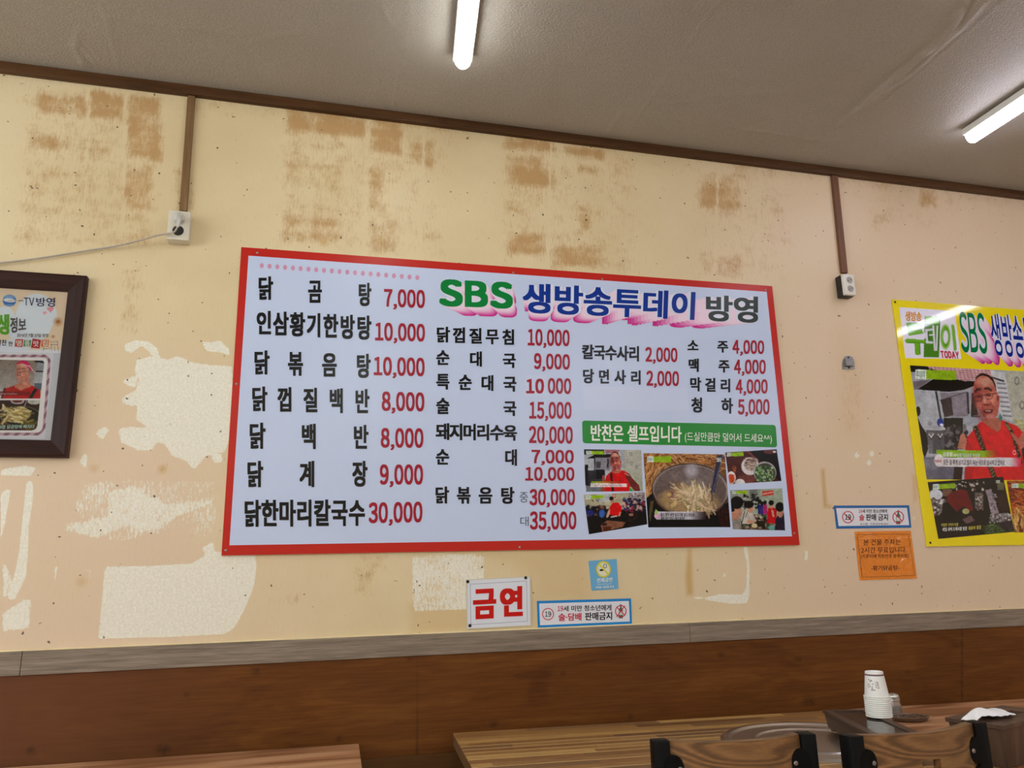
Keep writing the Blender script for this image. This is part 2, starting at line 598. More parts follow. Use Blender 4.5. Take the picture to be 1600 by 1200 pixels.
# torn patches down to the white lining
paint_mask(peel, [(164, 885), (153, 998), (250, 996), (351, 991), (366, 981), (383, 951), (397, 917), (401, 885), (398, 860), (330, 862), (300, 880), (230, 884)], 1, 5)
paint_mask(peel, [(213, 562), (238, 556), (262, 562), (278, 556), (300, 566), (330, 570), (362, 572), (364, 600), (358, 690), (352, 706), (322, 712), (303, 734), (290, 720), (268, 712), (258, 694), (245, 690), (243, 675), (225, 664), (212, 655), (214, 635), (208, 628), (212, 610), (218, 595), (210, 580)], 1, 7)
paint_mask(peel, [(193, 538), (212, 531), (232, 533), (246, 545), (250, 560), (240, 556), (222, 540), (205, 552), (196, 548)], 1, 4)
paint_mask(peel, [(314, 533), (330, 535), (343, 531), (358, 545), (360, 556), (345, 551), (322, 549)], 1, 4)
paint_mask(peel, [(190, 588), (215, 582), (222, 605), (205, 612), (186, 600)], 0.62, 6)
paint_mask(peel, [(185, 620), (215, 600), (215, 640), (190, 636)], 0.6, 6)
paint_mask(peel, [(146, 676), (162, 664), (174, 670), (160, 692)], 0.75, 5)
paint_mask(peel, [(180, 668), (205, 664), (240, 668), (250, 688), (240, 706), (215, 706), (188, 694)], 0.72, 6)
paint_mask(peel, [(124, 722), (131, 706), (137, 712), (136, 740), (131, 730)], 1, 3)
paint_mask(peel, [(328, 712), (345, 708), (350, 722), (335, 724)], 0.9, 4)
paint_mask(peel, [(125, 745), (200, 738), (345, 742), (350, 800), (340, 850), (250, 842), (180, 860), (120, 830), (90, 826)], 0.50, 12)
paint_mask(peel, [(165, 760), (210, 750), (260, 780), (330, 770), (345, 790), (280, 815), (250, 845), (200, 830), (150, 850), (90, 835), (95, 812), (160, 800)], 0.56, 10)
paint_mask(peel, [(0, 732), (40, 726), (58, 730), (50, 745), (0, 744)], 0.85, 5)
paint_mask(peel, [(41, 752), (50, 750), (53, 770), (46, 820), (41, 900), (22, 938), (14, 935), (30, 860), (36, 800)], 1, 3)
paint_mask(peel, [(0, 770), (18, 760), (12, 800), (5, 840), (0, 850)], 0.9, 4)
paint_mask(peel, [(0, 880), (10, 872), (20, 895), (16, 935), (0, 938)], 0.6, 6)
paint_mask(peel, [(0, 955), (40, 930), (54, 935), (50, 986), (0, 992)], 0.62, 7)
paint_mask(peel, [(85, 882), (91, 884), (86, 910), (82, 908)], 0.9, 3)
paint_mask(peel, [(110, 888), (145, 884), (146, 908), (138, 908), (134, 894), (112, 894)], 0.55, 4)
paint_mask(peel, [(312, 855), (335, 842), (338, 862), (322, 872)], 0.7, 5)
paint_mask(peel, [(641, 866), (728, 862), (760, 865), (760, 960), (728, 956), (642, 961)], 0.555, 4)
paint_mask(peel, [(415, 955), (455, 945), (480, 985), (420, 1000), (400, 985)], 0.46, 12)
paint_mask(peel, [(1081, 930), (1100, 934), (1125, 928), (1160, 929), (1166, 918), (1167, 880), (1161, 855), (1168, 854), (1171, 885), (1171, 930), (1167, 943), (1140, 943), (1085, 935)], 1, 3)
paint_mask(peel, [(1258, 858), (1262, 861), (1263, 876), (1257, 876)], 1, 3)
paint_mask(peel, [(1132, 892), (1135, 893), (1134, 903), (1130, 902)], 1, 2)
for c in ((1339, 711), (1362, 709), (1358, 723)):
    paint_mask(peel, ring_pts(c[0], c[1], 4, 5, 10), 0.95, 3)
paint_mask(peel, ring_pts(1428, 809, 5, 8, 10), 0.6, 3)
# browned areas, broken in a patchwork
rects = [((55, 143, 138, 182), .75), ((138, 143, 196, 186), .85), ((196, 148, 252, 250), .9), ((42, 208, 95, 235), .85), ((95, 212, 186, 242), .6), ((186, 255, 240, 330), .6),
         ((32, 262, 130, 300), .42), ((30, 322, 240, 345), .45), ((20, 355, 240, 385), .4), ((60, 185, 190, 208), .35), ((270, 260, 305, 325), .45),
         ((446, 160, 575, 212), .85), ((445, 222, 545, 236), .4), ((440, 250, 540, 300), .45), ((575, 165, 628, 242), .9), ((575, 262, 602, 330), .7), ((635, 220, 680, 262), .65),
         ((630, 185, 700, 205), .6), ((437, 330, 536, 385), .6), ((575, 345, 622, 400), .6), ((638, 358, 692, 380), .55), ((560, 310, 640, 330), .35),
         ((786, 206, 870, 240), .8), ((787, 240, 850, 275), .7), ((788, 265, 865, 292), .85), ((880, 225, 945, 250), .7), ((900, 255, 935, 275), .7), ((905, 320, 926, 363), .75),
         ((788, 320, 828, 340), .5), ((790, 362, 855, 400), .65), ((860, 380, 948, 420), .6), ((955, 245, 1000, 275), .45), ((968, 285, 990, 305), .45),
         ((1088, 270, 1160, 332), .6), ((1140, 240, 1215, 285), .45), ((1095, 395, 1160, 432), .6), ((1180, 300, 1230, 340), .35), ((1350, 280, 1400, 300), .4), ((1435, 290, 1465, 325), .55),
         ((1358, 330, 1388, 360), .5), ((190, 415, 225, 470), .55), ((185, 470, 220, 520), .4), ((560, 865, 605, 890), .45), ((553, 890, 585, 930), .5), ((420, 930, 470, 945), .4), ((1310, 560, 1350, 680), .28)]
for (x0, y0, x1, y1), s_ in rects:
    sl = 0.10 if y0 < 340 else 0.03
    mid = (x0 + x1) / 2
    paint_mask(stain, [(x0, y0 - (mid - x0) * sl), (x1, y0 + (x1 - mid) * sl), (x1, y1 + (x1 - mid) * sl), (x0, y1 - (mid - x0) * sl)], s_, 9)
for pts_, s_ in (([(36, 132), (255, 140), (248, 392), (24, 390)], .3), ([(436, 158), (705, 196), (700, 402), (428, 388)], .27), ([(785, 204), (1005, 236), (1000, 432), (785, 408)], .27), ([(1086, 262), (1245, 288), (1238, 442), (1086, 424)], .24), ([(1345, 280), (1480, 300), (1470, 370), (1345, 350)], .2)):
    paint_mask(stain, pts_, s_, 16)
top = np.clip(1 - (PY - (100 + PX * 0.124)) / 75.0, 0, 1)
stain = np.maximum(stain, top * 0.33)
lat = (vnoise(GX * 16, GZ * 9, 3) * .5 + vnoise(GX * 5 + 9, GZ * 42 + 3, 4) * .5)
stain = stain * (0.45 + 1.0 * lat) * (0.8 + 0.45 * vnoise(GX * 30, GZ * 24, 31))
for xs in (137, 196, 575, 662, 862, 1124, 1190):
    stain *= 1 - 0.75 * np.exp(-((PX - xs - (PY - 200) * -0.03) / 2.2) ** 2)
# yellowed tape marks
paint_mask(tape, [(1075, 858), (1080, 858), (1083, 930), (1073, 930), (1071, 900)], 0.8, 3)
paint_mask(tape, [(1283, 733), (1288, 733), (1292, 788), (1300, 790), (1298, 794), (1287, 793)], 0.9, 2)
paint_mask(tape, [(1425, 740), (1431, 745), (1433, 780), (1428, 784)], 0.6, 3)
paint_mask(tape, ring_pts(254, 733, 6, 6, 10), 0.8, 4)
paint_mask(tape, ring_pts(147, 732, 5, 5, 10), 0.6, 4)
paint_mask(tape, ring_pts(127, 909, 8, 7, 10), 0.5, 4)
paint_mask(tape, ring_pts(506, 379, 5, 5, 10), 0.8, 4)
paint_mask(tape, [(1312, 520), (1350, 560), (1345, 690), (1312, 680)], 0.22, 25)
paint_mask(tape, [(740, 860), (920, 858), (920, 940), (840, 940), (835, 900)], 0.3, 14)
paint_mask(tape, [(640, 945), (735, 940), (735, 985), (640, 992)], 0.35, 8)
# pinkish paler paper low left; on the right, violet lamp tint painted in
wash = np.clip((PY - 470) / 260, 0, 1) * np.clip((560 - PX) / 330, 0, 1) + np.clip((PX - 1000) / 320, 0, 1) * 1.0
wash *= 0.75 + 0.5 * vnoise(GX * 6, GZ * 6, 8)

def grid_structure(name, A, B, P, mat, masks):
    h, w = A.shape
    idx = np.arange(h * w).reshape(h, w)
    F = np.stack([idx[:-1, :-1], idx[:-1, 1:], idx[1:, 1:], idx[1:, :-1]], -1).reshape(-1, 4)
    o = mesh_obj(name, P.reshape(-1, 3).tolist(), F.tolist(), mat)
    for nm, chans in masks.items():
        ca = o.data.color_attributes.new(nm, 'FLOAT_COLOR', 'POINT')
        ch = np.stack([np.clip(c, 0, 1).ravel() for c in chans] + [np.ones(h * w)], 1)
        ca.data.foreach_set('color', ch.astype(np.float32).ravel())
    props(o, kind='structure')
    return o

m, nt, bs = newmat('aged wallpaper')
a = N(nt, 'ShaderNodeAttribute', attribute_name='wear')
sp = N(nt, 'ShaderNodeSeparateColor')
L(nt, a.outputs['Color'], sp.inputs[0])
a2 = N(nt, 'ShaderNodeAttribute', attribute_name='tint')
sp2 = N(nt, 'ShaderNodeSeparateColor')
L(nt, a2.outputs['Color'], sp2.inputs[0])
v = coords(nt)
vst = coords(nt, (3.2, 1, 1))
n_big = noise(nt, v, 1.7, 4, 0.6)
n_mid = noise(nt, v, 9, 5, 0.65)
n_fib = noise(nt, coords(nt, (5, 1, 1)), 36, 4, 0.7)
n_fine = noise(nt, v, 150, 3, 0.7)
base = mixc(nt, smooth(nt, n_big, 0.3, 0.7), C(214, 196, 156), C(224, 209, 172))
base = mixc(nt, sp2.outputs[0], base, C(220, 199, 172))
base = mixc(nt, math_n(nt, 'MULTIPLY', smooth(nt, n_fib, 0.5, 0.75), 0.22), base, C(198, 172, 122))
st = math_n(nt, 'ADD', sp.outputs[1], math_n(nt, 'MULTIPLY', math_n(nt, 'SUBTRACT', n_fib, 0.5), 1.1))
st = math_n(nt, 'ADD', st, math_n(nt, 'MULTIPLY', math_n(nt, 'SUBTRACT', noise(nt, v, 24, 5, 0.7), 0.5), 1.3))
stf = math_n(nt, 'MULTIPLY', smooth(nt, st, 0.15, 0.95), math_n(nt, 'MINIMUM', math_n(nt, 'MULTIPLY', sp.outputs[1], 4.0), 1.0))
base = mixc(nt, math_n(nt, 'MULTIPLY', stf, 0.9), base, C(184, 146, 96))
base = mixc(nt, sp.outputs[2], base, C(196, 158, 92))
pl = math_n(nt, 'ADD', sp.outputs[0], math_n(nt, 'MULTIPLY', math_n(nt, 'SUBTRACT', n_mid, 0.5), 0.28))
pl = math_n(nt, 'ADD', pl, math_n(nt, 'MULTIPLY', math_n(nt, 'SUBTRACT', noise(nt, vst, 55, 4, 0.75), 0.5), 0.42))
plf = math_n(nt, 'MULTIPLY', smooth(nt, pl, 0.49, 0.56), math_n(nt, 'MINIMUM', math_n(nt, 'MULTIPLY', sp.outputs[0], 5.0), 1.0))
lining = mixc(nt, smooth(nt, n_fine, 0.35, 0.7), C(226, 224, 208), C(240, 239, 228))
lining = mixc(nt, math_n(nt, 'MULTIPLY', smooth(nt, n_fib, 0.5, 0.8), 0.45), lining, C(212, 199, 166))
base = mixc(nt, plf, base, lining)
# fly specks
def specks(scale, r0, seed, keep, warp):
    mp = coords(nt, (1, 1, 1), loc=(seed, 0, seed * 1.7))
    if warp:
        nz = N(nt, 'ShaderNodeTexNoise', i_Scale=70.0, i_Detail=2.0)
        L(nt, mp, nz.inputs['Vector'])
        mv = N(nt, 'ShaderNodeMix', data_type='RGBA', blend_type='LINEAR_LIGHT')
        mv.inputs[0].default_value = warp
        L(nt, mp, mv.inputs[6])
        L(nt, nz.outputs['Color'], mv.inputs[7])
        mp = mv.outputs[2]
    vo = N(nt, 'ShaderNodeTexVoronoi', i_Scale=scale, i_Randomness=1.0)
    L(nt, mp, vo.inputs['Vector'])
    sc_ = N(nt, 'ShaderNodeSeparateColor')
    L(nt, vo.outputs['Color'], sc_.inputs[0])
    rad = math_n(nt, 'MULTIPLY', math_n(nt, 'MAXIMUM', math_n(nt, 'SUBTRACT', sc_.outputs[0], keep), 0.0), r0 / (1 - keep))
    return math_n(nt, 'MULTIPLY', math_n(nt, 'LESS_THAN', vo.outputs['Distance'], rad), 1.0)
s1 = specks(32, 0.105, 3.1, 0.1, 0.006)
s2 = specks(19, 0.072, 8.3, 0.4, 0.016)
sk = math_n(nt, 'MAXIMUM', s1, s2)
base = mixc(nt, math_n(nt, 'MULTIPLY', sk, 0.85), base, C(70, 50, 34))
L(nt, base, bs.inputs['Base Color'])
bs.inputs['Roughness'].default_value = 0.42
bs.inputs['Specular IOR Level'].default_value = 0.35
hgt = math_n(nt, 'ADD', math_n(nt, 'MULTIPLY', n_fine, 0.3), math_n(nt, 'MULTIPLY', plf, -1.0))
bump(nt, bs, hgt, 0.25, 0.0015)
WALLMAT = m
grid_structure('wall_back', GX, GZ, np.stack([GX, 0 * GX, GZ], -1), m, {'wear': (peel, stain, tape), 'tint': (wash, wash, wash)})

# ---- the rest of the room
plaster = plain('painted plaster', (205, 190, 160), 0.7, mottle=0.04, mscale=3)
floor_m, nt, bs = newmat('floor tiles')
br = N(nt, 'ShaderNodeTexBrick', i_Scale=1.0)
br.offset = 0.0
br.inputs['Color1'].default_value = C(176, 160, 138)
br.inputs['Color2'].default_value = C(168, 152, 130)
br.inputs['Mortar'].default_value = C(95, 85, 72)
br.inputs['Mortar Size'].default_value = 0.004
br.inputs['Brick Width'].default_value = 0.4
br.inputs['Row Height'].default_value = 0.4
L(nt, coords(nt), br.inputs['Vector'])
L(nt, br.outputs['Color'], bs.inputs['Base Color'])
bs.inputs['Roughness'].default_value = 0.4
props(box('floor', X0, X1, YF, 0, -0.05, 0, floor_m), kind='structure')
# unseen glazed side, added beyond the left edge to let daylight in
bm = bmesh.new()
add_box(bm, X0 - 0.1, X0, YF, 0, 0, 0.9)
add_box(bm, X0 - 0.1, X0, YF, 0, 2.4, CEIL)
for ya_, yb_ in ((-0.5, 0), (-2.1, -1.95), (-3.6, -3.45), (YF, YF + 0.3)):
    add_box(bm, X0 - 0.1, X0, ya_, yb_, 0.9, 2.4)
props(bm_obj('wall_left', bm, plaster), kind='structure')
props(box('wall_right', X1, X1 + 0.1, YF, 0, 0, CEIL, plaster), kind='structure')
props(box('wall_front', X0, X1, YF - 0.1, YF, 0, CEIL, plaster), kind='structure')

# ---- ceiling: embossed paper with lapped seams, wrinkles and creases in relief
cx_ = np.array([X0] + list(np.arange(-1.3, 3.6, 0.007)) + [X1])
cy_ = np.array([YF] + list(np.arange(-1.6, 0.0, 0.007)) + [0.0])
CX, CY = np.meshgrid(cx_, cy_)
CP = np.stack([CX, CY, 0 * CX + CEIL], -1)
QX, QY = proj_np(CP)
H = np.zeros(CX.shape)
def ridge(px_pts, width, height, wob=0.0):
    pts = [Z(p[0], p[1], CEIL) for p in px_pts]
    d = np.full(CX.shape, 9.0)
    for a_, b_ in zip(pts, pts[1:]):
        dx, dy = b_[0] - a_[0], b_[1] - a_[1]
        t = np.clip(((CX - a_[0]) * dx + (CY - a_[1]) * dy) / (dx * dx + dy * dy + 1e-12), 0, 1)
        d = np.minimum(d, np.hypot(CX - a_[0] - t * dx, CY - a_[1] - t * dy))
    k = 1.0 if not wob else (0.4 + 1.2 * vnoise(CX * 30, CY * 30, 5))
    np.add(H, np.exp(-(d / width) ** 2) * height * (0.8 if height > 0.0045 else 0.5) * k, out=H)
for pts_, w_, h_ in [
    ([(168, 25), (227, 35), (280, 44), (332, 47), (376, 54)], .008, .004), ([(394, 66), (437, 55), (470, 52)], .008, .0035),
    ([(125, 44), (116, 74), (131, 103)], .008, .004), ([(125, 70), (151, 101)], .007, .003), ([(118, 80), (140, 104)], .006, .003), ([(130, 60), (165, 105)], .006, .002),
    ([(580, 0), (580, 60), (590, 130)], .006, .003), ([(590, 0), (612, 40)], .006, .002), ([(598, 0), (606, 60), (604, 100)], .005, .002), ([(588, 40), (596, 90), (592, 140)], .005, .002),
    ([(972, 175), (947, 209)], .006, .003), ([(972, 175), (1100, 192), (1166, 203)], .004, .0016), ([(1166, 203), (1225, 211), (1275, 220)], .006, .004),
    ([(1040, 164), (1075, 157), (1112, 150), (1225, 144)], .007, .0028), ([(1070, 160), (1180, 150), (1220, 148)], .006, .002),
    ([(1500, 20), (1487, 47), (1425, 100), (1350, 162), (1309, 197)], .012, .006), ([(1540, 0), (1500, 45), (1430, 108), (1385, 140)], .01, .005), ([(1478, 35), (1480, 62), (1450, 80)], .008, .004)]:
    ridge(pts_, w_, h_, 1)
seams = [(-0.575, -.05), (0.235, .03), (1.035, 0.02), (1.80, 0.03), (2.60, 0.0)]
for sx, sl in seams:
    e = CX - (sx + sl * CY)
    H += np.where(e > 0, np.exp(-np.maximum(e, 0) / 0.009), np.exp(np.minimum(e, 0) / 0.0012)) * 0.0016
H += (vnoise(CX * 3, CY * 3, 21) - .5) * 0.006 + (vnoise(CX * 9, CY * 9, 22) - .5) * 0.0022
edge = np.clip((-CY) / 0.05, 0, 1)
CP[..., 2] = CEIL - H * np.clip(edge, 0.0, 1)
CP[0, :, 2] = CEIL
m, nt, bs = newmat('embossed ceiling paper')
v = coords(nt)
nf = noise(nt, coords(nt, (1, 2.2, 1), (0, 0, 0.5)), 190, 3, 0.7)
nb = noise(nt, v, 2.0, 4)
vo = N(nt, 'ShaderNodeTexVoronoi', i_Scale=150.0)
L(nt, coords(nt, (1, 1.7, 1), (0, 0, 0.78)), vo.inputs['Vector'])
c = mixc(nt, smooth(nt, nf, 0.25, 0.75), C(160, 154, 146), C(187, 182, 174))
c = mixc(nt, math_n(nt, 'MULTIPLY', smooth(nt, nb, .35, .7), .3), c, C(166, 157, 146))
L(nt, c, bs.inputs['Base Color'])
bs.inputs['Roughness'].default_value = 0.55
bs.inputs['Specular IOR Level'].default_value = 0.35
bump(nt, bs, math_n(nt, 'ADD', nf, math_n(nt, 'MULTIPLY', vo.outputs['Distance'], 0.8)), 0.55, 0.003)
o = grid_structure('ceiling', CX, CY, CP, m, {})
o.data.polygons.foreach_set('use_smooth', [True] * len(o.data.polygons))

# ---- trims
mould_m = wood('dark stained moulding', (58, 38, 22), (78, 52, 31), (98, 68, 42), 'x', 1.2, 0.4)
props(box('trim_1', X0, X1, -0.02, 0, CEIL - 0.032, CEIL - 0.001, mould_m, bev=0.002), kind='structure')
rail_m, nt, bs = newmat('grey oak laminate')
n1 = noise(nt, coords(nt, (1.2, 20, 26)), 5, 5, 0.6, 0.4)
n2 = noise(nt, coords(nt, (2, 60, 90)), 7, 3, 0.6)
c = ramp(nt, math_n(nt, 'ADD', math_n(nt, 'MULTIPLY', n1, .6), math_n(nt, 'MULTIPLY', n2, .4)), [(0.32, C(92, 82, 72)), (0.5, C(128, 115, 101)), (0.68, C(158, 145, 130))])
L(nt, c, bs.inputs['Base Color'])
bs.inputs['Roughness'].default_value = 0.45
RT, RB = CAMZ - 0.169, CAMZ - 0.226
joints = [X0, W(35, 1037)[0], W(1075, 983)[0], 3.4, X1]
bm = bmesh.new()
for a_, b_ in zip(joints, joints[1:]):
    add_box(bm, a_ + 0.0006, b_ - 0.0006, -0.012, 0, RB, RT, 0.0008, 1)
o = bm_obj('trim_2', bm, rail_m)
props(o, kind='structure')
caulk_m = plain('cream caulk', (232, 214, 170), 0.5)
props(box('trim_3', X0, X1, -0.009, 0, RT, RT + 0.004, caulk_m, bev=0.001), kind='structure')

m, nt, bs = newmat('stained pine panelling')
a = N(nt, 'ShaderNodeAttribute', attribute_name='wear')
sp = N(nt, 'ShaderNodeSeparateColor')
L(nt, a.outputs['Color'], sp.inputs[0])
n1 = noise(nt, coords(nt, (1.0, 4, 5)), 2.2, 4, 0.5, 1.0)
n2 = noise(nt, coords(nt, (1.5, 20, 26)), 6, 4, 0.6)
w = math_n(nt, 'SINE', math_n(nt, 'MULTIPLY', n1, 34.0))
f = math_n(nt, 'ADD', math_n(nt, 'MULTIPLY', n1, .55), math_n(nt, 'ADD', math_n(nt, 'MULTIPLY', n2, .4), math_n(nt, 'MULTIPLY', w, .025)))
c = ramp(nt, f, [(0.3, C(78, 42, 12)), (0.5, C(102, 59, 20)), (0.72, C(122, 76, 30))])
c = mixc(nt, sp.outputs[1], c, C(104, 64, 42))
c = mixc(nt, sp.outputs[0], c, C(48, 27, 12))
L(nt, c, bs.inputs['Base Color'])
bs.inputs['Roughness'].default_value = 0.45
bs.inputs['Specular IOR Level'].default_value = 0.2
PANEL_T = RB
PANEL_B = CAMZ - 0.482
bx = fine_axis(X0, X1, -0.9, 2.7, 0.006)
bz = np.arange(PANEL_B, PANEL_T + 0.003, 0.006)
bz[-1] = PANEL_T
BX, BZ = np.meshgrid(bx, bz)
BPX, BPY = proj_np(np.stack([BX, 0 * BX - 0.006, BZ], -1))
knot = np.zeros(BX.shape)
for kx, ky, r_ in [(49, 1173, 8), (256, 1172, 12), (400, 1049, 9), (291, 1086, 5), (530, 1155, 7), (771, 1131, 7), (1264, 1095, 11), (1126, 1023, 6), (1247, 1030, 6), (1418, 1050, 4), (1500, 1066, 4), (640, 1030, 4), (880, 1052, 4), (985, 1120, 5), (620, 1128, 3)]:
    d = np.hypot((BPX - kx), (BPY - ky) * 1.15)
    np.maximum(knot, np.clip(1.25 - d / r_, 0, 1) * (0.7 + 0.3 * np.cos(d * 1.6)), out=knot)
seam = np.zeros(BX.shape)
for sx in (651, 1503):
    seam = np.maximum(seam, np.exp(-((BPX - sx) / 1.0) ** 2) * 0.8)
red = np.clip((420 - BPX) / 420, 0, 1) * 0.75
grid_structure('trim_4', BX, BZ, np.stack([BX, 0 * BX - 0.006, BZ], -1), m, {'wear': (np.maximum(knot * .8, seam), red, red)})
low_m = wood('plain brown board', (72, 46, 22), (86, 57, 29), (98, 66, 36), 'x', .6, 0.5)
props(box('trim_5', X0, X1, -0.012, 0, 0, PANEL_B, low_m), kind='structure')

# ================================================================== LAMPS
white_metal = plain('white lamp housing', (215, 215, 210), 0.4)
def lamp_mat(name, col, s):
    m, nt, bs = newmat(name)
    n = noise(nt, coords(nt), 5, 1)
    bs.inputs['Base Color'].default_value = (0.8, 0.8, 0.8, 1)
    bs.inputs['Emission Color'].default_value = col
    L(nt, math_n(nt, 'ADD', s * 0.98, math_n(nt, 'MULTIPLY', n, s * 0.04)), bs.inputs['Emission Strength'])
    return m
neutral = lamp_mat('neutral white diffuser', (0.97, 1.0, 0.95, 1), LAMP)
cool = lamp_mat('cool white diffuser', (0.87, 0.85, 1.0, 1), LAMP)
neutral_fill = lamp_mat('added neutral fill diffuser', (0.97, 1.0, 0.95, 1), LAMP * 3.0)  # stronger emission for the added fill tubes behind the viewpoint
cool_fill = lamp_mat('added cool fill diffuser', (0.87, 0.85, 1.0, 1), LAMP * 3.0)
def ceiling_light(a_, b_, mat, label, ln=1.2):
    """LED batten from point a_ heading towards b_ (x, y on the ceiling)."""
    dx, dy = b_[0] - a_[0], b_[1] - a_[1]
    th = math.atan2(dy, dx)
    t = thing('ceiling_light', label, 'ceiling light', (a_[0], a_[1], CEIL - 0.06), th, 'LED ceiling lights')
    bm = bmesh.new()
    add_box(bm, 0.0, ln, -0.028, 0.028, 0.031, 0.054, 0.002)
    bm_obj('housing', bm, white_metal, t, True, 35)
    bm = bmesh.new()
    k = 14
    rings = []
    prof = [(0.0, 0.55), (0.004, 0.85), (0.012, 1.0), (ln - 0.012, 1.0), (ln - 0.004, 0.85), (ln, 0.55)]
    for xx, rr in prof:
        ring = []
        for i in range(k + 1):
            an = math.pi * (1.12 * i / k - 0.06)
            ring.append(bm.verts.new((xx, 0.024 * rr * math.cos(an), 0.030 - 0.030 * rr * math.sin(an))))
        rings.append(ring)
    for r0, r1 in zip(rings, rings[1:]):
        for i in range(k):
            bm.faces.new((r0[i], r0[i + 1], r1[i + 1], r1[i]))
        bm.faces.new((r0[k], r0[0], r1[0], r1[k]))
    bm.faces.new(rings[0])
    bm.faces.new(rings[-1][::-1])
    bm_obj('diffuser', bm, mat, t, True, 40)
    return t
zt = CEIL - 0.045
A1, B1 = Z(722.5, 105, zt), Z(734, 0, zt)
A2, B2 = Z(1515, 220, zt), Z(1602, 163, zt)
ceiling_light(A1, B1, neutral, 'lit white LED tube on the ceiling above the middle of the menu board')
ceiling_light(A2, B2, cool, 'lit bluish LED tube on the ceiling at the right, above the yellow poster')
ceiling_light((-1.50, -0.40), (-1.52, -1.0), neutral, 'lit white LED tube on the ceiling left of the framed print, beyond the left edge', 1.2)
ceiling_light((5.2, -0.4), (5.2, -2.0), cool, 'added bluish fill LED tube on the ceiling by the far right wall, beyond the right edge', 1.2)  # unseen tube added to brighten the right part of the wall
ceiling_light((3.68, -0.95), (3.64, -2.0), cool, 'lit bluish LED tube on the ceiling far right, the one mirrored in the yellow poster', 1.2)
for xx, lab in ((-1.0, 'leftmost'), (0.4, 'second from the left'), (2.2, 'third from the left'), (4.2, 'rightmost')):  # unseen rear rows, added as frontal fill for the lower wall
    ceiling_light((xx, -2.7), (xx, -4.0), neutral_fill if xx < 2 else cool_fill, 'added fill LED tube behind the viewpoint, near row, ' + lab, 1.2)
    ceiling_light((xx, -4.1), (xx, -5.0), neutral_fill if xx < 2 else cool_fill, 'added fill LED tube behind the viewpoint, far row, ' + lab, 1.2)

# ================================================================== THINGS ON THE WALL
GLOSS = 0.24
black_ink = ink('black lettering', (22, 22, 24), GLOSS)
crimson = ink('crimson lettering', (158, 30, 52), GLOSS)
pict = print_mat('printed picture', GLOSS)
pict_gloss = print_mat('glossy printed picture', 0.05)
pict_matt = print_mat('matt printed picture', 0.5)
steel_dark = plain('dark screw', (40, 36, 34), 0.4, 0.6)
steel = plain('steel screw', (150, 140, 135), 0.35, 0.8)

badge_ink = ink('badge lettering', (44, 112, 92), 0.3)
def screws(pts, y, mat, parent, r=0.0045):
    for p in pts:
        c = W(p[0], p[1], y)
        lathe('screw', [(r, 0.0), (r, 0.0012), (r * .6, 0.0022)], c, mat, parent, 'y', 12)

# ---- menu board --------------------------------------------------
T = 0.010
Q = [(377, 386), (1206.5, 447), (1249.5, 851.5), (346, 868)]
qc = [W(p[0], p[1], -T) for p in Q]
xl, xr = (qc[0][0] + qc[3][0]) / 2, (qc[1][0] + qc[2][0]) / 2
zt_, zb_ = (qc[0][2] + qc[1][2]) / 2, (qc[2][2] + qc[3][2]) / 2
board = thing('menu_board', 'large white menu board with red border, black dish names and red prices', 'menu board', ((xl + xr) / 2, 0, zb_))
red_b = ink('red border', (190, 42, 34), GLOSS)
white_b = ink('white board face', (196, 212, 244), GLOSS)
edge_m = plain('board edge', (225, 215, 200), 0.5)
slab('panel', qc, -0.001, -T, [edge_m], board)
QI = [(388.3, 399.5), (1198, 456), (1237.5, 838), (358.5, 852)]
yF = -T - 0.0002
flat('border', [[Q[0], Q[1], QI[1], QI[0]], [Q[1], Q[2], QI[2], QI[1]], [Q[2], Q[3], QI[3], QI[2]], [Q[3], Q[0], QI[0], QI[3]]], yF, red_b, board)
flat('face', [QI], yF, white_b, board)
yP = -T - 0.0006     # printed pictures and blocks
yT = -T - 0.0010     # lettering
pinkdot = ink('pink dots', (205, 150, 185), GLOSS)
flat('dotted_line', [ring_pts(409 + 12.15 * i, 415 + 0.935 * i, 3.2, 4.0, 14) for i in range(21)], yP, pinkdot, board)
BD = 0.034
for s_, a_, b_, l_, r_, wl, wr in [
    ('닭곰탕', 403.5, 580, (431, 467.5), (442.5, 478.5), 23, 20), ('인삼황기한방탕', 401, 580, (485, 522), (493.5, 531), 24, 22),
    ('닭볶음탕', 397, 579, (547, 584.5), (553, 590.5), 24, 22), ('닭껍질백반', 393.5, 577, (603.5, 642), (608, 646), 24, 22),
    ('닭백반', 389.5, 575.5, (660, 701), (664, 701.5), 25, 23), ('닭계장', 386, 574, (720, 761), (720, 760), 25, 23), ('닭한마리칼국수', 381.5, 570.5, (781, 823), (780, 821), 26, 25),
    ('닭껍질무침', 682, 805, (510, 534.5), (515, 539), 21, 20), ('순대국', 682, 806, (546, 570), (552, 575), 20.5, 20), ('특순대국', 682, 807, (583, 608), (588, 612), 20.5, 20),
    ('술국', 682, 807, (621, 646.5), (626.5, 650), 20.5, 20), ('돼지머리수육', 681.5, 808, (661, 687), (664, 688.5), 22, 21), ('순대', 681.5, 809, (701, 726), (702, 727.5), 20.5, 20),
    ('닭볶음탕', 680, 803.5, (760, 786.5), (761, 787), 21.5, 21),
    ('칼국수사리', 909.5, 1000, (538, 560.5), (541, 565), 18.5, 17.5), ('당면사리', 910.5, 1002.5, (576, 598.5), (579, 601), 17.5, 17),
    ('소주', 1074.5, 1138, (530, 549), (532, 551), 17, 17), ('맥주', 1075.5, 1140, (560, 580.5), (562, 582), 17.5, 17), ('막걸리', 1078, 1142.5, (589, 611), (592, 613), 17.5, 17), ('청하', 1080.5, 1145, (621, 644), (622, 646.5), 18, 17.5)]:
    spaced('menu_lettering', s_, a_, b_, l_, r_, wl, wr, black_ink, board, yT, BD)
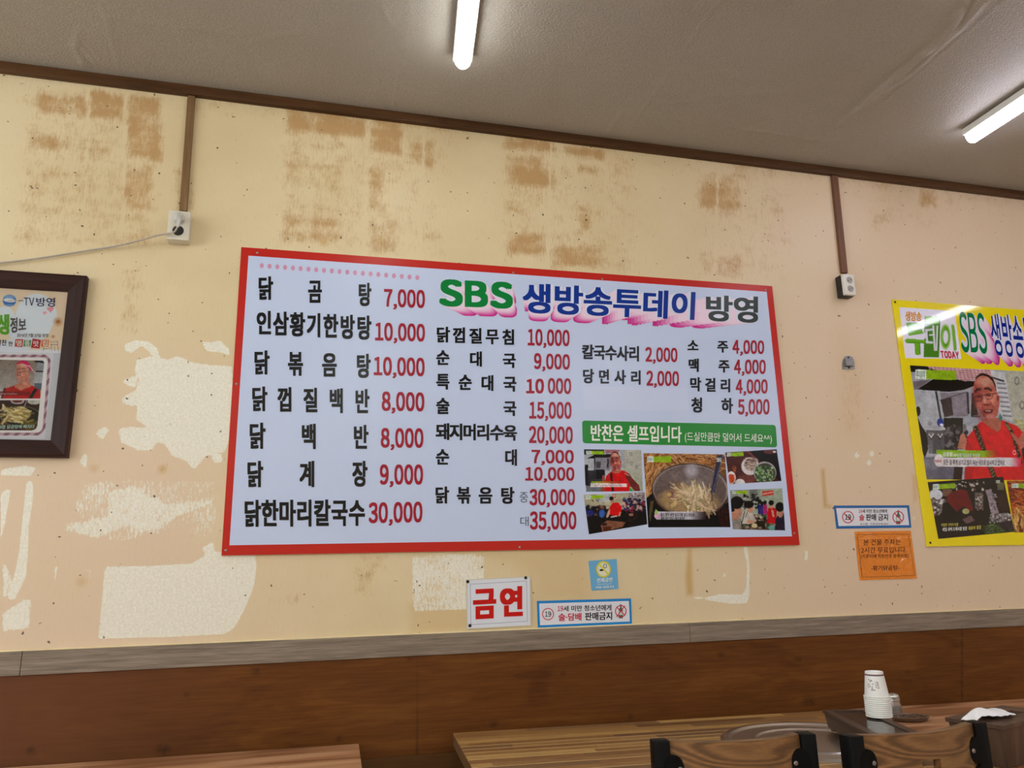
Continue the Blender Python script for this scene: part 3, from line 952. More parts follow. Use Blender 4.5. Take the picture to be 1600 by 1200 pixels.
for s_, a_, b_, l_, r_ in [
    ('7,000', 600, 664, (451, 483), (453, 485.5)), ('10,000', 586, 664, (503.5, 536), (506, 537.5)), ('10,000', 584, 663.5, (557, 590.5), (559, 592)), ('8,000', 596.5, 663, (611.5, 646), (613, 647)),
    ('8,000', 595, 661.5, (668.5, 703.5), (669, 704)), ('9,000', 593.5, 661, (725.5, 761.5), (725.5, 761.5)), ('30,000', 576, 660, (785, 822), (783.5, 820.5)),
    ('10,000', 824.5, 890, (513.5, 543.5), (515.5, 544.5)), ('9,000', 834.5, 890.5, (551.5, 580), (553.5, 581)), ('10', 822, 850, (592, 615), (591.5, 615)), ('000', 856, 892.5, (590.5, 615), (591, 616)),
    ('15,000', 827, 893, (627.5, 658), (628, 658)), ('20,000', 826.5, 895, (665.5, 696), (666.5, 697)), ('7,000', 830.5, 896.5, (702.5, 727), (703, 727)), ('10,000', 820.5, 897.5, (729.5, 754), (730, 754)),
    ('30,000', 827.5, 898.5, (764, 793), (764, 793)), ('35,000', 828, 900.5, (799, 831.5), (799, 831)),
    ('2,000', 1008.5, 1058.5, (542, 568.5), (543.5, 569)), ('2,000', 1010, 1061, (579, 606), (580, 606.5)), ('4,000', 1144.5, 1194, (530.5, 556), (532, 556)), ('4,000', 1147, 1196.5, (561.5, 587.5), (562, 587.5)),
    ('4,000', 1149.5, 1199.5, (592.5, 618.5), (592.5, 618)), ('5,000', 1153, 1202.5, (623.5, 651), (623.5, 651))]:
    text('price_lettering', s_, a_, b_, l_, r_, crimson, board, yT, 0.032 if s_ != '10' else 0.04)
thin_g = ink('grey lettering', (90, 95, 110), GLOSS)
text('size_mark', '중', 812, 825, (769, 785), (769, 785), thin_g, board, yT)
text('size_mark', '대', 813, 826, (807, 822), (807, 822), thin_g, board, yT)
patch_m = ink('paper patch', (201, 215, 245), GLOSS)
flat('price_patch', [[(819.5, 586.5), (854, 585.5), (854.5, 619), (820, 619.5)]], yP, patch_m, board)
flat('blank_patch', [[(911, 603), (1073, 606), (1076, 642), (912, 640)], ], yF - 0.0001, patch_m, board)
green_ink = ink('green lettering', (10, 128, 58), GLOSS)
blue_ink = ink('blue lettering', (16, 52, 148), GLOSS)
gray_ink = ink('dark grey lettering', (52, 62, 60), GLOSS)
def heading(items, vp, depth, board_, y0, steps, y_top, halo=0.045, dark=(198, 40, 140)):
    """letters with a pink block shadow running towards a point, printed as layers."""
    V, F, CL, n = [], [], [], 0
    for k in range(steps):
        t = (1 - k / (steps - 1))
        fr = depth * t
        its = []
        for s_, q, bold in items:
            its.append((s_, [(p[0] + (vp[0] - p[0]) * fr, p[1] + (vp[1] - p[1]) * fr) for p in q], bold + halo, y0 - 0.0001 * k))
        v_, f_ = lines_geo(its)
        if k == steps - 1:
            c = (216, 226, 246)
        else:
            e = max(0.0, (t - 0.25) / 0.75) ** 1.5
            c = tuple((236, 214, 236)[i] * (1 - e) + dark[i] * e for i in range(3))
        V.append(v_)
        F += [tuple(i + n for i in f) for f in f_]
        CL += [C(*c)] * len(v_)
        n += len(v_)
    o = mesh_obj('heading_shadow', np.concatenate(V), F, pict if board_ is board else pict_gloss, board_)
    ca = o.data.color_attributes.new('print', 'FLOAT_COLOR', 'POINT')
    ca.data.foreach_set('color', np.array(CL, np.float32).ravel())
    return o
hq = [('SBS', [(686, 435.5), (801.5, 441), (801.5, 483), (686, 478.5)], 0.048),
      ('생방송투데이', [(816.5, 441.5), (1087, 456.5), (1085, 500), (816.5, 489)], 0.03), ('방영', [(1103, 461), (1184.5, 463.5), (1184.5, 505), (1103, 501.5)], 0.03)]
heading(hq, (830, 545), 0.22, board, yP, 9, yT)
for (s_, q, b_), mm in zip(hq, (green_ink, blue_ink, gray_ink)):
    v_, f_ = lines_geo([(s_, q, b_, yT - 0.0007)])
    mesh_obj('heading_lettering', v_, f_, mm, board)
banner_g = ink('green banner', (38, 138, 54), GLOSS)
def rounded(q, r, k=6):
    out = []
    for i in range(4):
        p, a_, b_ = np.array(q[i], float), np.array(q[i - 1], float), np.array(q[(i + 1) % 4], float)
        d0, d1 = (a_ - p) / np.linalg.norm(a_ - p), (b_ - p) / np.linalg.norm(b_ - p)
        for j in range(k + 1):
            t = j / k
            out.append(tuple(p + d0 * r * (1 - t) ** 2 + d1 * r * t ** 2))
    return out
bn = flat('banner', [rounded([(909.5, 657), (1212, 664), (1214.5, 699), (910.5, 692.5)], 5)], yP, banner_g, board)
white_ink = ink('white lettering', (232, 238, 232), GLOSS)
text('banner_text', '반찬은 셀프입니다', 923, 1065, (663, 689), (666, 691.5), white_ink, bn, yT, 0.022)
text('banner_text', '(드실만큼만 덜어서 드세요^^)', 1070, 1206, (674.5, 691.5), (678.5, 694), white_ink, bn, yT, 0.004)
screws([(402, 395), (802, 426), (1196, 453), (1241, 833), (812, 855), (353, 860), (369.5, 600), (941, 436)], -T - 0.0003, steel, board, 0.0035)

def man_face(p, cx, cy, s, fair=0.0, cap=None):
    """the head of a man with thin-rimmed glasses, talking; s = height of the face."""
    def q(*pts): return [(cx + (x - 560) / 910 * s, cy + (y - 615) / 910 * s) for x, y in pts]
    def k(r, g, b): return tuple(c + (t - c) * fair for c, t in zip((r, g, b), (238, 196, 172)))
    def e(x, y, rx, ry, c, a=1.0, soft=0.4, rot=0.0):
        (u, v), = q((x, y))
        p.ell(u, v, rx / 910 * s, ry / 910 * s, c, a, soft, rot)
    def l(w, c, *pts): p.line(q(*pts), w / 910 * s, c)
    p.poly(q((345, 330), (400, 240), (500, 190), (600, 215), (700, 310), (750, 450), (770, 560), (812, 600), (815, 720), (800, 850), (770, 960), (700, 1040), (620, 1075), (550, 1030), (480, 930), (420, 830), (360, 720), (335, 600), (330, 450)), k(176, 104, 94))
    e(390, 640, 90, 260, k(140, 66, 66), .7, 1.0); e(500, 960, 90, 110, k(134, 62, 64), .6, 1.0, .6); e(560, 320, 150, 90, k(208, 166, 148), .9, 1.2); e(700, 640, 80, 110, k(212, 146, 128), .8, 1.1); e(440, 760, 60, 60, k(190, 116, 106), .8, 1.1); e(640, 985, 70, 45, k(206, 142, 136), .8, 1.0); e(785, 640, 26, 62, k(150, 72, 68), 1, .4)
    if cap:
        p.poly(q((300, 330), (380, 210), (560, 160), (700, 190), (820, 300), (880, 470), (850, 560), (760, 420), (640, 300), (480, 270)), cap)
    else:
        p.poly(q((340, 330), (380, 220), (450, 165), (510, 155), (610, 190), (695, 270), (742, 380), (758, 500), (720, 400), (676, 310), (600, 232), (500, 202), (430, 226), (372, 275)), (58, 40, 44))
    l(44, k(70, 32, 40), (362, 515), (400, 470), (448, 472)); l(44, k(70, 32, 40), (545, 455), (600, 452), (655, 488))
    e(430, 612, 58, 20, k(96, 42, 48), 1, .6); e(606, 584, 58, 20, k(96, 42, 48), 1, .6, .1)
    e(545, 670, 34, 80, k(212, 156, 142), .9, .9); e(572, 762, 76, 24, k(132, 56, 58), .9, .7); e(585, 715, 50, 30, k(196, 128, 116), .9, .8)
    l(14, k(136, 60, 62), (490, 770), (505, 860)); l(14, k(136, 60, 62), (640, 715), (712, 830))
    p.poly(q((505, 872), (570, 848), (605, 858), (680, 846), (704, 868), (655, 930), (585, 944), (530, 912)), k(104, 40, 50)); l(20, k(214, 178, 178), (560, 878), (645, 880)); l(22, k(170, 84, 92), (570, 930), (640, 918))
    for w_ in (((360, 600), (425, 582), (490, 584), (494, 640), (470, 690), (372, 700), (358, 640), (360, 600)), ((545, 566), (620, 552), (690, 556), (684, 620), (650, 656), (575, 662), (548, 610), (545, 566))):
        l(13, (84, 44, 54), *w_)
    l(13, (84, 44, 54), (488, 578), (545, 574)); l(16, (84, 44, 54), (690, 552), (790, 545))

zA = (905, 695, 8.273)
# picture 1: man in a red shirt talking in a kitchen
p = Paint([(912.3, 702), (1002, 703), (1004.5, 767.5), (915.2, 768.3)], 120, 90, zA, (178, 184, 192))
p.rect(0, 50, 320, 130, (60, 55, 62)); p.poly([(320, 60), (520, 60), (500, 110), (340, 110)], (165, 120, 130)); p.poly([(95, 178), (200, 125), (430, 120), (430, 150), (350, 180)], (28, 27, 32))
p.rect(205, 165, 400, 330, (140, 140, 150)); p.rect(215, 215, 275, 300, (85, 82, 88)); p.rect(355, 180, 380, 300, (70, 68, 76)); p.rect(190, 160, 206, 340, (60, 60, 70))
p.rect(90, 330, 330, 610, (64, 64, 72)); p.rect(70, 260, 115, 530, (30, 30, 34)); p.rect(215, 320, 320, 440, (38, 38, 42)); p.rect(90, 530, 330, 610, (120, 124, 132))
p.rect(580, 60, 810, 610, (178, 180, 172)); p.grad(600, 300, 600, 600, (178, 180, 172), (168, 172, 150), [(570, 300), (810, 300), (830, 610), (570, 610)])
for a_, b_ in ((662, 118), (676, 245), (745, 290)): p.ring(a_, b_, 16, 20, 7, (120, 122, 120))
for i in range(9): p.line([(530, 80 + 26 * i), (585, 78 + 26 * i)], 7, (105, 108, 135), .7)
p.poly([(310, 610), (330, 470), (345, 400), (410, 345), (470, 330), (560, 330), (640, 370), (660, 440), (650, 610)], (200, 28, 40))
p.poly([(640, 370), (680, 430), (770, 520), (790, 600), (720, 600), (660, 540), (590, 400)], (120, 60, 55)); p.poly([(320, 400), (300, 390), (270, 610), (330, 610)], (160, 95, 80)); p.poly([(650, 550), (700, 600), (645, 610)], (50, 150, 70))
p.poly([(390, 360), (420, 360), (450, 610), (420, 610)], (60, 40, 40)); p.line([(585, 370), (640, 400)], 14, (210, 150, 140))
p.ell(475, 340, 60, 30, (180, 120, 100)); man_face(p, 468, 218, 262)
p.grad(160, 490, 520, 490, (140, 180, 50), (190, 60, 50), [(160, 475), (520, 475), (520, 500), (150, 500)]); p.rect(145, 500, 610, 545, (225, 220, 222), .9)
for i in range(16): p.line([(200 + 22 * i, 515 + 8 * (i % 2)), (212 + 22 * i, 535 - 6 * (i % 3))], 6, (60, 58, 66))
p.badge(90, 78, 315, 122, .3, 2); p.grain(7); p.make('photo_print', yP, pict, board)
# picture 2: waiter in a red shirt among full tables
p = Paint([(911.8, 773), (1007.5, 768.8), (1011.3, 819.3), (920.3, 834.8)], 120, 84, zA, (165, 160, 140))
p.rect(60, 600, 850, 780, (176, 172, 150)); p.rect(240, 610, 420, 740, (178, 184, 186)); p.rect(640, 600, 850, 720, (160, 156, 158)); p.blobs(40, 640, 620, 830, 700, 10, [(120, 100, 110), (200, 195, 190), (150, 140, 150)], 4)
p.rect(60, 830, 900, 1180, (40, 34, 36)); p.blobs(90, 80, 800, 330, 930, 22, [(40, 38, 48), (55, 62, 110), (28, 26, 30), (140, 100, 80), (70, 66, 80)], 5); p.blobs(150, 560, 700, 850, 900, 18, [(60, 60, 90), (150, 40, 60), (36, 34, 42), (200, 170, 160), (80, 90, 140), (30, 28, 34)], 6)
p.blobs(60, 110, 950, 280, 1150, 30, [(26, 23, 26), (36, 32, 34)], 8); p.blobs(70, 560, 880, 870, 1060, 24, [(34, 28, 30), (52, 38, 36), (24, 22, 24)], 9); p.ell(290, 890, 36, 55, (72, 110, 175)); p.ell(150, 880, 35, 40, (50, 60, 130))
p.poly([(275, 1040), (360, 980), (590, 1000), (560, 1060), (300, 1130)], (140, 100, 82)); p.poly([(300, 1060), (420, 1050), (400, 1110), (310, 1120)], (95, 58, 44)); p.ell(320, 1030, 40, 18, (70, 45, 40)); p.ell(670, 905, 30, 18, (165, 120, 105))
p.poly([(385, 900), (390, 800), (430, 750), (500, 745), (545, 800), (535, 900), (490, 920), (430, 915)], (208, 22, 34)); p.poly([(372, 850), (395, 830), (390, 900), (360, 945), (345, 930)], (196, 160, 140)); p.poly([(515, 880), (540, 860), (525, 920), (500, 930)], (190, 150, 130))
p.ell(420, 725, 22, 32, (190, 145, 125)); p.ell(412, 695, 28, 26, (30, 26, 28)); p.line([(410, 935), (480, 922)], 16, (225, 222, 220)); p.line([(160, 720), (185, 735), (175, 705)], 7, (60, 55, 50)); p.line([(215, 705), (240, 735), (255, 700)], 7, (60, 55, 50)); p.line([(430, 640), (465, 640), (465, 680), (430, 680), (430, 640)], 8, (190, 40, 40))
p.badge(85, 660, 310, 700, .28, -12); p.grain(9); p.make('photo_print', yP, pict, board)
# picture 3: steel bowl of chicken soup on a bed of roots
zB = (1000, 700, 6.667)
p = Paint([(1005, 708), (1132.5, 710), (1141.3, 823.7), (1013, 824)], 190, 170, zB, (120, 84, 50))
rc = [(176, 130, 82), (196, 152, 104), (150, 104, 62), (120, 80, 46), (205, 168, 122)]
p.strands(260, 30, 50, 880, 240, 120, 9, (-.5, .9), rc, 1); p.strands(170, 30, 60, 240, 520, 150, 11, (1.7, 2.3), rc, 2); p.poly([(60, 530), (130, 470), (240, 620), (400, 720), (960, 560), (960, 840), (60, 840)], (22, 17, 18)); p.poly([(105, 560), (140, 550), (130, 640), (105, 780), (95, 700)], (96, 88, 60)); p.poly([(800, 660), (930, 600), (945, 820), (840, 820)], (62, 32, 32))
p.ell(525, 445, 405, 285, (74, 60, 56), 1, .03, .06); p.ell(525, 437, 396, 262, (150, 140, 138), 1, .03, .06); p.ell(522, 450, 376, 264, (112, 100, 98), 1, .03, .06); p.ell(525, 300, 300, 110, (128, 118, 118), .8, .8); p.ell(530, 240, 60, 70, (186, 184, 194), .8, 1.0)
p.ell(505, 560, 310, 140, (158, 136, 104), 1, .35, .06); p.ell(360, 520, 150, 70, (170, 146, 110), .8, .7); p.ell(330, 490, 45, 40, (136, 98, 98), .9, .8); p.ell(560, 440, 120, 90, (190, 180, 160), .5, 1); p.ell(590, 440, 45, 50, (140, 158, 84), .9, .6)
p.strands(46, 400, 400, 560, 600, 170, 13, (-.6, 1.0), [(196, 178, 148), (214, 198, 170), (176, 154, 122), (150, 126, 98)], 3); p.strands(44, 520, 430, 740, 640, 190, 15, (1.2, 2.0), [(206, 188, 160), (220, 206, 182), (168, 146, 120), (186, 168, 140)], 4); p.strands(14, 640, 560, 760, 650, 150, 13, (.4, .9), [(200, 182, 154), (164, 142, 116)], 5); p.strands(7, 420, 540, 640, 640, 60, 8, (-.5, .8), [(120, 134, 80)], 9)
p.poly([(310, 600), (370, 540), (385, 570), (330, 625)], (198, 176, 130)); p.ell(300, 490, 22, 20, (196, 170, 120))
p.poly([(800, 80), (865, 70), (770, 470), (735, 480)], (66, 66, 88)); p.line([(862, 80), (752, 470)], 10, (110, 112, 136)); p.rect(735, 470, 760, 560, (90, 80, 84), .6)
p.grad(520, 0, 680, 0, (196, 196, 208), (60, 50, 50), [(150, 665), (680, 665), (680, 745), (170, 745), (150, 720)], .95); p.ell(180, 710, 32, 26, (205, 170, 195)); p.poly([(150, 690), (160, 640), (185, 660), (178, 690)], (150, 185, 110))
p.badge(75, 88, 320, 150, .26); p.grain(6); ph = p.make('photo_print', yP, pict, board)
text('caption', '황기 향이 배면 닭고기를 넣고 한소끔', 1032, 1085, (801.5, 807), (801.5, 807), black_ink, ph, yT, 0.02)
text('caption', '끓여 내면 맛있는 황기 닭곰탕', 1032.5, 1070, (807.5, 812.5), (807.5, 812.5), black_ink, ph, yT, 0.02)
text('caption', 'SBS', 1119.5, 1127, (715.5, 721.5), (715.5, 721.5), white_ink, ph, yT, 0.02)
# picture 4: side dishes on a tray
p = Paint([(1133, 707), (1213.5, 702), (1221, 751.5), (1140, 756.5)], 110, 74, zB, (92, 56, 52))
p.poly([(1140, 30), (1420, 10), (1480, 350), (1380, 300), (1250, 160)], (30, 24, 26)); p.line([(1110, 30), (1230, 130)], 22, (130, 84, 84)); p.ell(1140, 330, 70, 60, (128, 84, 80), .9, 1); p.ell(1060, 320, 60, 40, (120, 78, 74), .8, 1); p.ell(1350, 40, 70, 22, (110, 70, 72))
p.ell(1145, 190, 92, 92, (208, 206, 210), 1, .06); p.ell(1152, 172, 70, 66, (165, 148, 140), 1, .15); p.strands(50, 1090, 110, 1215, 230, 34, 8, (-1, 1), [(190, 178, 168), (128, 104, 98), (210, 200, 190), (96, 74, 70)], 6)
p.ell(1300, 255, 120, 112, (170, 168, 170), 1, .05, .3); p.ell(1302, 262, 110, 102, (84, 86, 82), 1, .06, .3); p.blobs(140, 1205, 190, 1385, 350, 9, [(110, 150, 96), (150, 178, 130), (82, 118, 74), (176, 196, 160), (70, 96, 66)], 7)
p.ell(950, 310, 46, 66, (216, 212, 212), 1, .06); p.ell(950, 320, 34, 46, (200, 92, 52), 1, .3); p.blobs(14, 925, 280, 975, 360, 9, [(214, 110, 60), (176, 66, 44)], 8); p.ell(1040, 370, 52, 48, (205, 205, 208), 1, .08); p.strands(12, 960, 200, 1000, 240, 30, 5, (.5, 2), [(180, 110, 70)], 3)
p.rect(1385, 30, 1415, 48, (220, 220, 225)); p.badge(905, 52, 1075, 90, .24, -8); p.grain(7); p.make('photo_print', yP, pict, board)
# picture 5: guests eating at a long table
p = Paint([(1140.5, 766), (1222, 763), (1227, 828.8), (1145, 827)], 110, 88, zB, (160, 172, 156))
p.rect(900, 400, 1250, 560, (150, 156, 150)); p.rect(1140, 430, 1220, 540, (122, 128, 122)); p.blobs(60, 1060, 480, 1230, 640, 14, [(60, 64, 60), (140, 140, 130), (40, 40, 44), (180, 180, 170)], 3); p.poly([(1265, 450), (1390, 440), (1392, 490), (1280, 505)], (190, 84, 74)); p.line([(1280, 480), (1385, 460)], 8, (220, 200, 190))
p.poly([(1060, 700), (1330, 690), (1420, 860), (1050, 860)], (96, 82, 70)); p.blobs(120, 1080, 700, 1400, 850, 14, [(150, 142, 130), (60, 48, 42), (190, 184, 174), (110, 92, 76), (80, 110, 90), (40, 34, 32)], 5); p.rect(1210, 760, 1300, 820, (60, 48, 42)); p.ell(1190, 810, 30, 22, (196, 186, 150)); p.ell(1370, 830, 40, 24, (110, 160, 150))
for a_, b_, cc in ((1245, 560, (60, 60, 120)), (1270, 580, (70, 64, 130)), (1300, 570, (170, 60, 120))):
    p.poly([(a_ - 20, 690), (a_ - 18, 590), (a_ + 22, 590), (a_ + 26, 690)], cc); p.ell(a_, b_, 18, 24, (40, 32, 32))
p.poly([(1320, 780), (1330, 630), (1370, 610), (1425, 640), (1420, 790)], (184, 30, 48)); p.ell(1365, 600, 26, 34, (196, 150, 130)); p.ell(1365, 572, 28, 28, (34, 28, 30)); p.poly([(1365, 650), (1385, 645), (1400, 720), (1380, 720)], (200, 150, 130))
p.poly([(1400, 860), (1410, 740), (1450, 680), (1510, 680), (1510, 860)], (56, 48, 68)); p.ell(1462, 680, 30, 46, (176, 134, 116)); p.ell(1456, 615, 46, 50, (24, 20, 24))
p.poly([(1050, 700), (1090, 640), (1150, 640), (1180, 700), (1200, 740), (1150, 790), (1060, 790)], (186, 180, 174)); p.line([(1090, 660), (1060, 780)], 8, (50, 46, 46)); p.line([(1120, 660), (1100, 720)], 6, (60, 54, 54)); p.ell(1150, 640, 30, 36, (190, 146, 126)); p.ell(1130, 590, 50, 40, (28, 22, 24)); p.ell(1150, 770, 40, 18, (190, 146, 126))
p.poly([(960, 860), (960, 730), (1030, 740), (1060, 860)], (176, 170, 166))
for i in range(7): p.line([(965 + 14 * i, 740), (975 + 14 * i, 850)], 5, (60, 52, 54))
p.poly([(955, 740), (960, 600), (1050, 590), (1060, 680), (1020, 750)], (186, 140, 122)); p.ell(1008, 570, 66, 66, (24, 20, 22)); p.poly([(945, 560), (985, 560), (985, 660), (950, 670)], (24, 20, 22))
p.badge(960, 448, 1115, 478, .25); p.grain(8); p.make('photo_print', yP, pict, board)

# ---- yellow poster ------------------------------------------------
T2 = 0.006
PQ = [(1395.5, 468), None, None, (1448, 854)]
tl, bl = W(1395.5, 468, -T2), W(1448, 854, -T2)
px0, pz1, pz0, pw = (tl[0] + bl[0]) / 2, tl[2], bl[2], 1.80
poster = thing('wall_poster', 'glossy yellow poster board with a man in a red shirt, at the right edge', 'poster', (px0 + pw / 2, 0, pz0))
yel, nt, bs = newmat('yellow poster face')
n_ = noise(nt, coords(nt), 2, 2)
L(nt, mixc(nt, n_, C(232, 216, 6), C(238, 222, 10)), bs.inputs['Base Color'])
bs.inputs['Roughness'].default_value = 0.06
slab('panel', [(px0, 0, pz1), (px0 + pw, 0, pz1), (px0 + pw, 0, pz0), (px0, 0, pz0)], -0.001, -T2, yel, poster)
y1, y2, y3 = -T2 - 0.0003, -T2 - 0.0007, -T2 - 0.0014
screws([(1398.5, 472), (1453.5, 848)], -T2, steel_dark, poster, 0.004)
zC = (1395, 465, 7.805)
p = Paint([(1405, 480), (1491.5, 486), (1502, 561), (1414.5, 559.5)], 130, 110, zC, (214, 214, 232))
def blk(pts, c): p.poly(pts, c)
G1, G2 = (108, 168, 48), (80, 132, 44)
blk([(385, 230), (575, 228), (575, 330), (560, 730), (372, 725)], G2); blk([(390, 232), (570, 230), (560, 320), (395, 320)], (124, 178, 60)); p.rect(360, 430, 400, 500, (214, 214, 232))
blk([(160, 310), (345, 305), (350, 350), (225, 360), (225, 400), (350, 385), (372, 440), (190, 470), (165, 330)], G1); blk([(142, 520), (175, 500), (385, 520), (400, 560), (330, 560), (335, 690), (300, 705), (268, 690), (262, 560), (165, 560)], G1); p.line([(190, 545), (390, 556)], 10, G2); p.line([(325, 560), (330, 690)], 12, G2)
p.line([(480, 390), (405, 400), (415, 545), (475, 550)], 30, (205, 208, 222)); p.line([(440, 460), (500, 455)], 22, (205, 208, 222)); p.line([(490, 350), (510, 640)], 26, (205, 208, 222)); p.line([(540, 350), (530, 640)], 22, (205, 208, 222)); p.line([(562, 360), (550, 640)], 8, (56, 66, 60)); p.line([(430, 420), (440, 520)], 10, (56, 76, 50))
p.ring(640, 480, 48, 116, 36, G1); p.ring(644, 484, 34, 96, 7, G2); p.line([(728, 345), (757, 635)], 34, G1); p.line([(748, 350), (776, 636)], 8, G2)
p.grain(3); lg = p.make('logo_print', y1, pict_gloss, poster)
orange_i = ink('orange lettering', (206, 142, 40), 0.1)
red_i = ink('red lettering', (190, 24, 50), 0.1)
text('logo_text', '생방송', 1414.5, 1440, (486, 501.5), (487.5, 502), orange_i, lg, y2, 0.035)
text('logo_text', 'TODAY', 1470.5, 1499, (548, 559.5), (549, 560.5), red_i, lg, y2, 0.05, -1.5)
g_i = ink('green poster lettering', (0, 118, 66), 0.06)
b_i = ink('blue poster lettering', (14, 36, 140), 0.06)
k_i = ink('black poster lettering', (30, 30, 34), 0.06)
hp = [('SBS', [(1497, 486.5), (1537, 489), (1544, 553.5), (1503, 550.5)], 0.012),
      ('생방송투데이', [(1544.5, 489), (1642, 497), (1652, 566), (1553, 555)], 0.012), ('방영', [(1660, 499), (1697, 503), (1707, 573), (1668, 569)], 0.012)]
heading(hp, (1640, 640), 0.20, poster, y1, 9, y2, 0.05)
for (s_, q, b_), mm in zip(hp, (g_i, b_i, k_i)):
    v_, f_ = lines_geo([(s_, q, b_, y3)])
    mesh_obj('heading_lettering', v_, f_, mm, poster)
zD = (1400, 560, 6.0)
p = Paint([(1421.7, 570.8), (1672, 584.5), (1704, 751.4), (1448, 749)], 330, 230, zD, (168, 172, 182))
p.rect(100, 60, 380, 130, (40, 38, 44)); p.poly([(270, 70), (870, 90), (870, 190), (600, 215), (540, 180), (400, 130)], (186, 140, 148))
for i in range(16): p.line([(300 + 35 * i, 78), (330 + 35 * i, 200)], 6, (220, 205, 205), .8)
for i in range(5): p.line([(300, 95 + 22 * i), (860, 105 + 22 * i)], 5, (214, 200, 202), .7)
p.poly([(195, 298), (330, 200), (540, 195), (620, 215), (715, 215), (715, 260), (620, 300), (480, 320)], (26, 24, 30)); p.poly([(160, 220), (320, 200), (195, 298), (170, 300)], (120, 116, 124)); p.poly([(165, 300), (400, 310), (440, 650), (200, 640)], (176, 182, 192)); p.poly([(400, 330), (650, 320), (660, 560), (440, 560)], (140, 136, 148)); p.poly([(405, 395), (500, 370), (525, 540), (440, 560)], (74, 64, 68))
p.line([(365, 320), (410, 580)], 18, (50, 50, 60)); p.line([(650, 330), (660, 520)], 20, (58, 54, 64)); p.poly([(690, 330), (720, 330), (750, 560), (680, 540)], (40, 38, 44)); p.line([(400, 400), (640, 320)], 7, (80, 76, 86)); p.poly([(480, 560), (770, 540), (770, 600), (640, 640), (650, 760)], (160, 166, 180)); p.line([(690, 550), (760, 555)], 14, (60, 60, 70))
p.ell(207, 505, 22, 46, (26, 24, 30)); p.poly([(195, 540), (240, 640), (290, 720), (300, 860), (270, 940), (240, 860)], (28, 26, 32)); p.rect(435, 565, 610, 860, (36, 34, 40)); p.blobs(40, 440, 640, 640, 840, 22, [(30, 28, 34), (66, 64, 72), (120, 118, 124)], 3); p.ell(405, 608, 30, 38, (44, 74, 150)); p.ell(415, 630, 14, 12, (220, 220, 230)); p.ell(315, 620, 22, 22, (150, 150, 158))
p.poly([(275, 670), (440, 670), (445, 900), (310, 900)], (96, 96, 104)); p.rect(272, 658, 450, 682, (180, 180, 188)); p.rect(300, 700, 340, 900, (130, 130, 138), .6)
for a_ in (325, 405): p.line([(a_ - 20, 720), (a_, 750), (a_ + 20, 715)], 10, (210, 210, 216)); p.line([(a_ - 18, 735), (a_, 765), (a_ + 16, 740)], 8, (30, 30, 34))
p.rect(250, 930, 560, 1160, (112, 112, 128)); p.ell(330, 985, 90, 50, (140, 142, 156), .7, 1); p.rect(440, 860, 560, 960, (40, 36, 42)); p.poly([(540, 940), (620, 940), (600, 1140), (520, 1140)], (60, 40, 46))
p.poly([(860, 110), (1000, 130), (1070, 600), (950, 560)], (196, 200, 208)); p.line([(870, 178), (985, 215)], 16, (40, 40, 50))
for i in range(8):
    p.line([(925 + 8 * i, 235 + 44 * i), (1000 + 8 * i, 242 + 44 * i)], 16, (110, 112, 124), .75)
p.poly([(1000, 120), (1800, 160), (1800, 600), (1075, 600)], (176, 178, 168)); p.poly([(1075, 580), (1800, 600), (1800, 1160), (1180, 740)], (180, 182, 150)); p.blobs(60, 1090, 590, 1300, 800, 18, [(190, 190, 150), (160, 164, 130)], 4)
for a_, b_ in ((1112, 212), (1160, 445), (1330, 300), (1420, 540)): p.ring(a_, b_, 20, 34, 13, (128, 128, 124))
p.poly([(640, 1150), (630, 850), (650, 740), (760, 610), (830, 580), (960, 580), (1110, 640), (1220, 760), (1300, 1150)], (206, 16, 48)); p.poly([(640, 740), (640, 850), (620, 1140), (700, 1140), (720, 900)], (176, 16, 44), .8); p.ell(1000, 900, 180, 200, (216, 20, 54), .6, 1)
p.poly([(765, 580), (960, 560), (960, 660), (930, 700), (860, 660)], (176, 112, 96)); p.poly([(950, 520), (975, 560), (965, 600), (940, 580)], (70, 130, 130)); man_face(p, 820, 367, 456)
for (a_, b_) in (((725, 660), (800, 860)), ((860, 1020), (910, 1140)), ((1010, 620), (1050, 680)), ((1060, 690), (1150, 980))):
    p.line([a_, b_], 44 if a_[0] < 900 else 30, (52, 44, 36))
    for i in range(9):
        t = (i + .5) / 9
        p.ell(a_[0] + (b_[0] - a_[0]) * t + (8 if i % 2 else -8), a_[1] + (b_[1] - a_[1]) * t, 6, 6, (150, 140, 96))
p.poly([(560, 850), (590, 720), (620, 710), (640, 760), (630, 860)], (184, 128, 112)); p.poly([(1065, 700), (1130, 760), (1170, 690), (1200, 720), (1260, 900), (1200, 1000), (1130, 830), (1060, 730)], (186, 120, 106)); p.poly([(1150, 860), (1220, 800), (1400, 1140), (1200, 1140)], (70, 40, 46)); p.ring(1087, 888, 14, 18, 7, (230, 200, 205))
p.grad(800, 0, 940, 0, (146, 186, 52), (206, 40, 50), [(370, 865), (950, 872), (950, 932), (375, 930)]); p.grad(1050, 0, 1160, 0, (214, 212, 220), (200, 40, 70), [(375, 935), (1150, 936), (1150, 1018), (400, 1018)]); p.ell(395, 960, 42, 58, (222, 220, 226))
p.badge(180, 105, 545, 195, .26, 10); p.grain(5)
mp_ = p.make('photo_print', y1, pict_gloss, poster)
text('caption', '모든 걸 적게 남기고 많이 파는 식으로 장사하고 있어요', 1474, 1570, (718, 726.5), (719, 727.5), k_i, mp_, y2, 0.015)
text('caption', '김종형', 1473, 1488, (706.5, 713.5), (706.5, 713.5), white_ink, mp_, y2, 0.02)
text('caption', '58세/황기닭곰탕 주인장', 1489.5, 1531, (708, 713.5), (709, 714.5), white_ink, mp_, y2, 0.005)
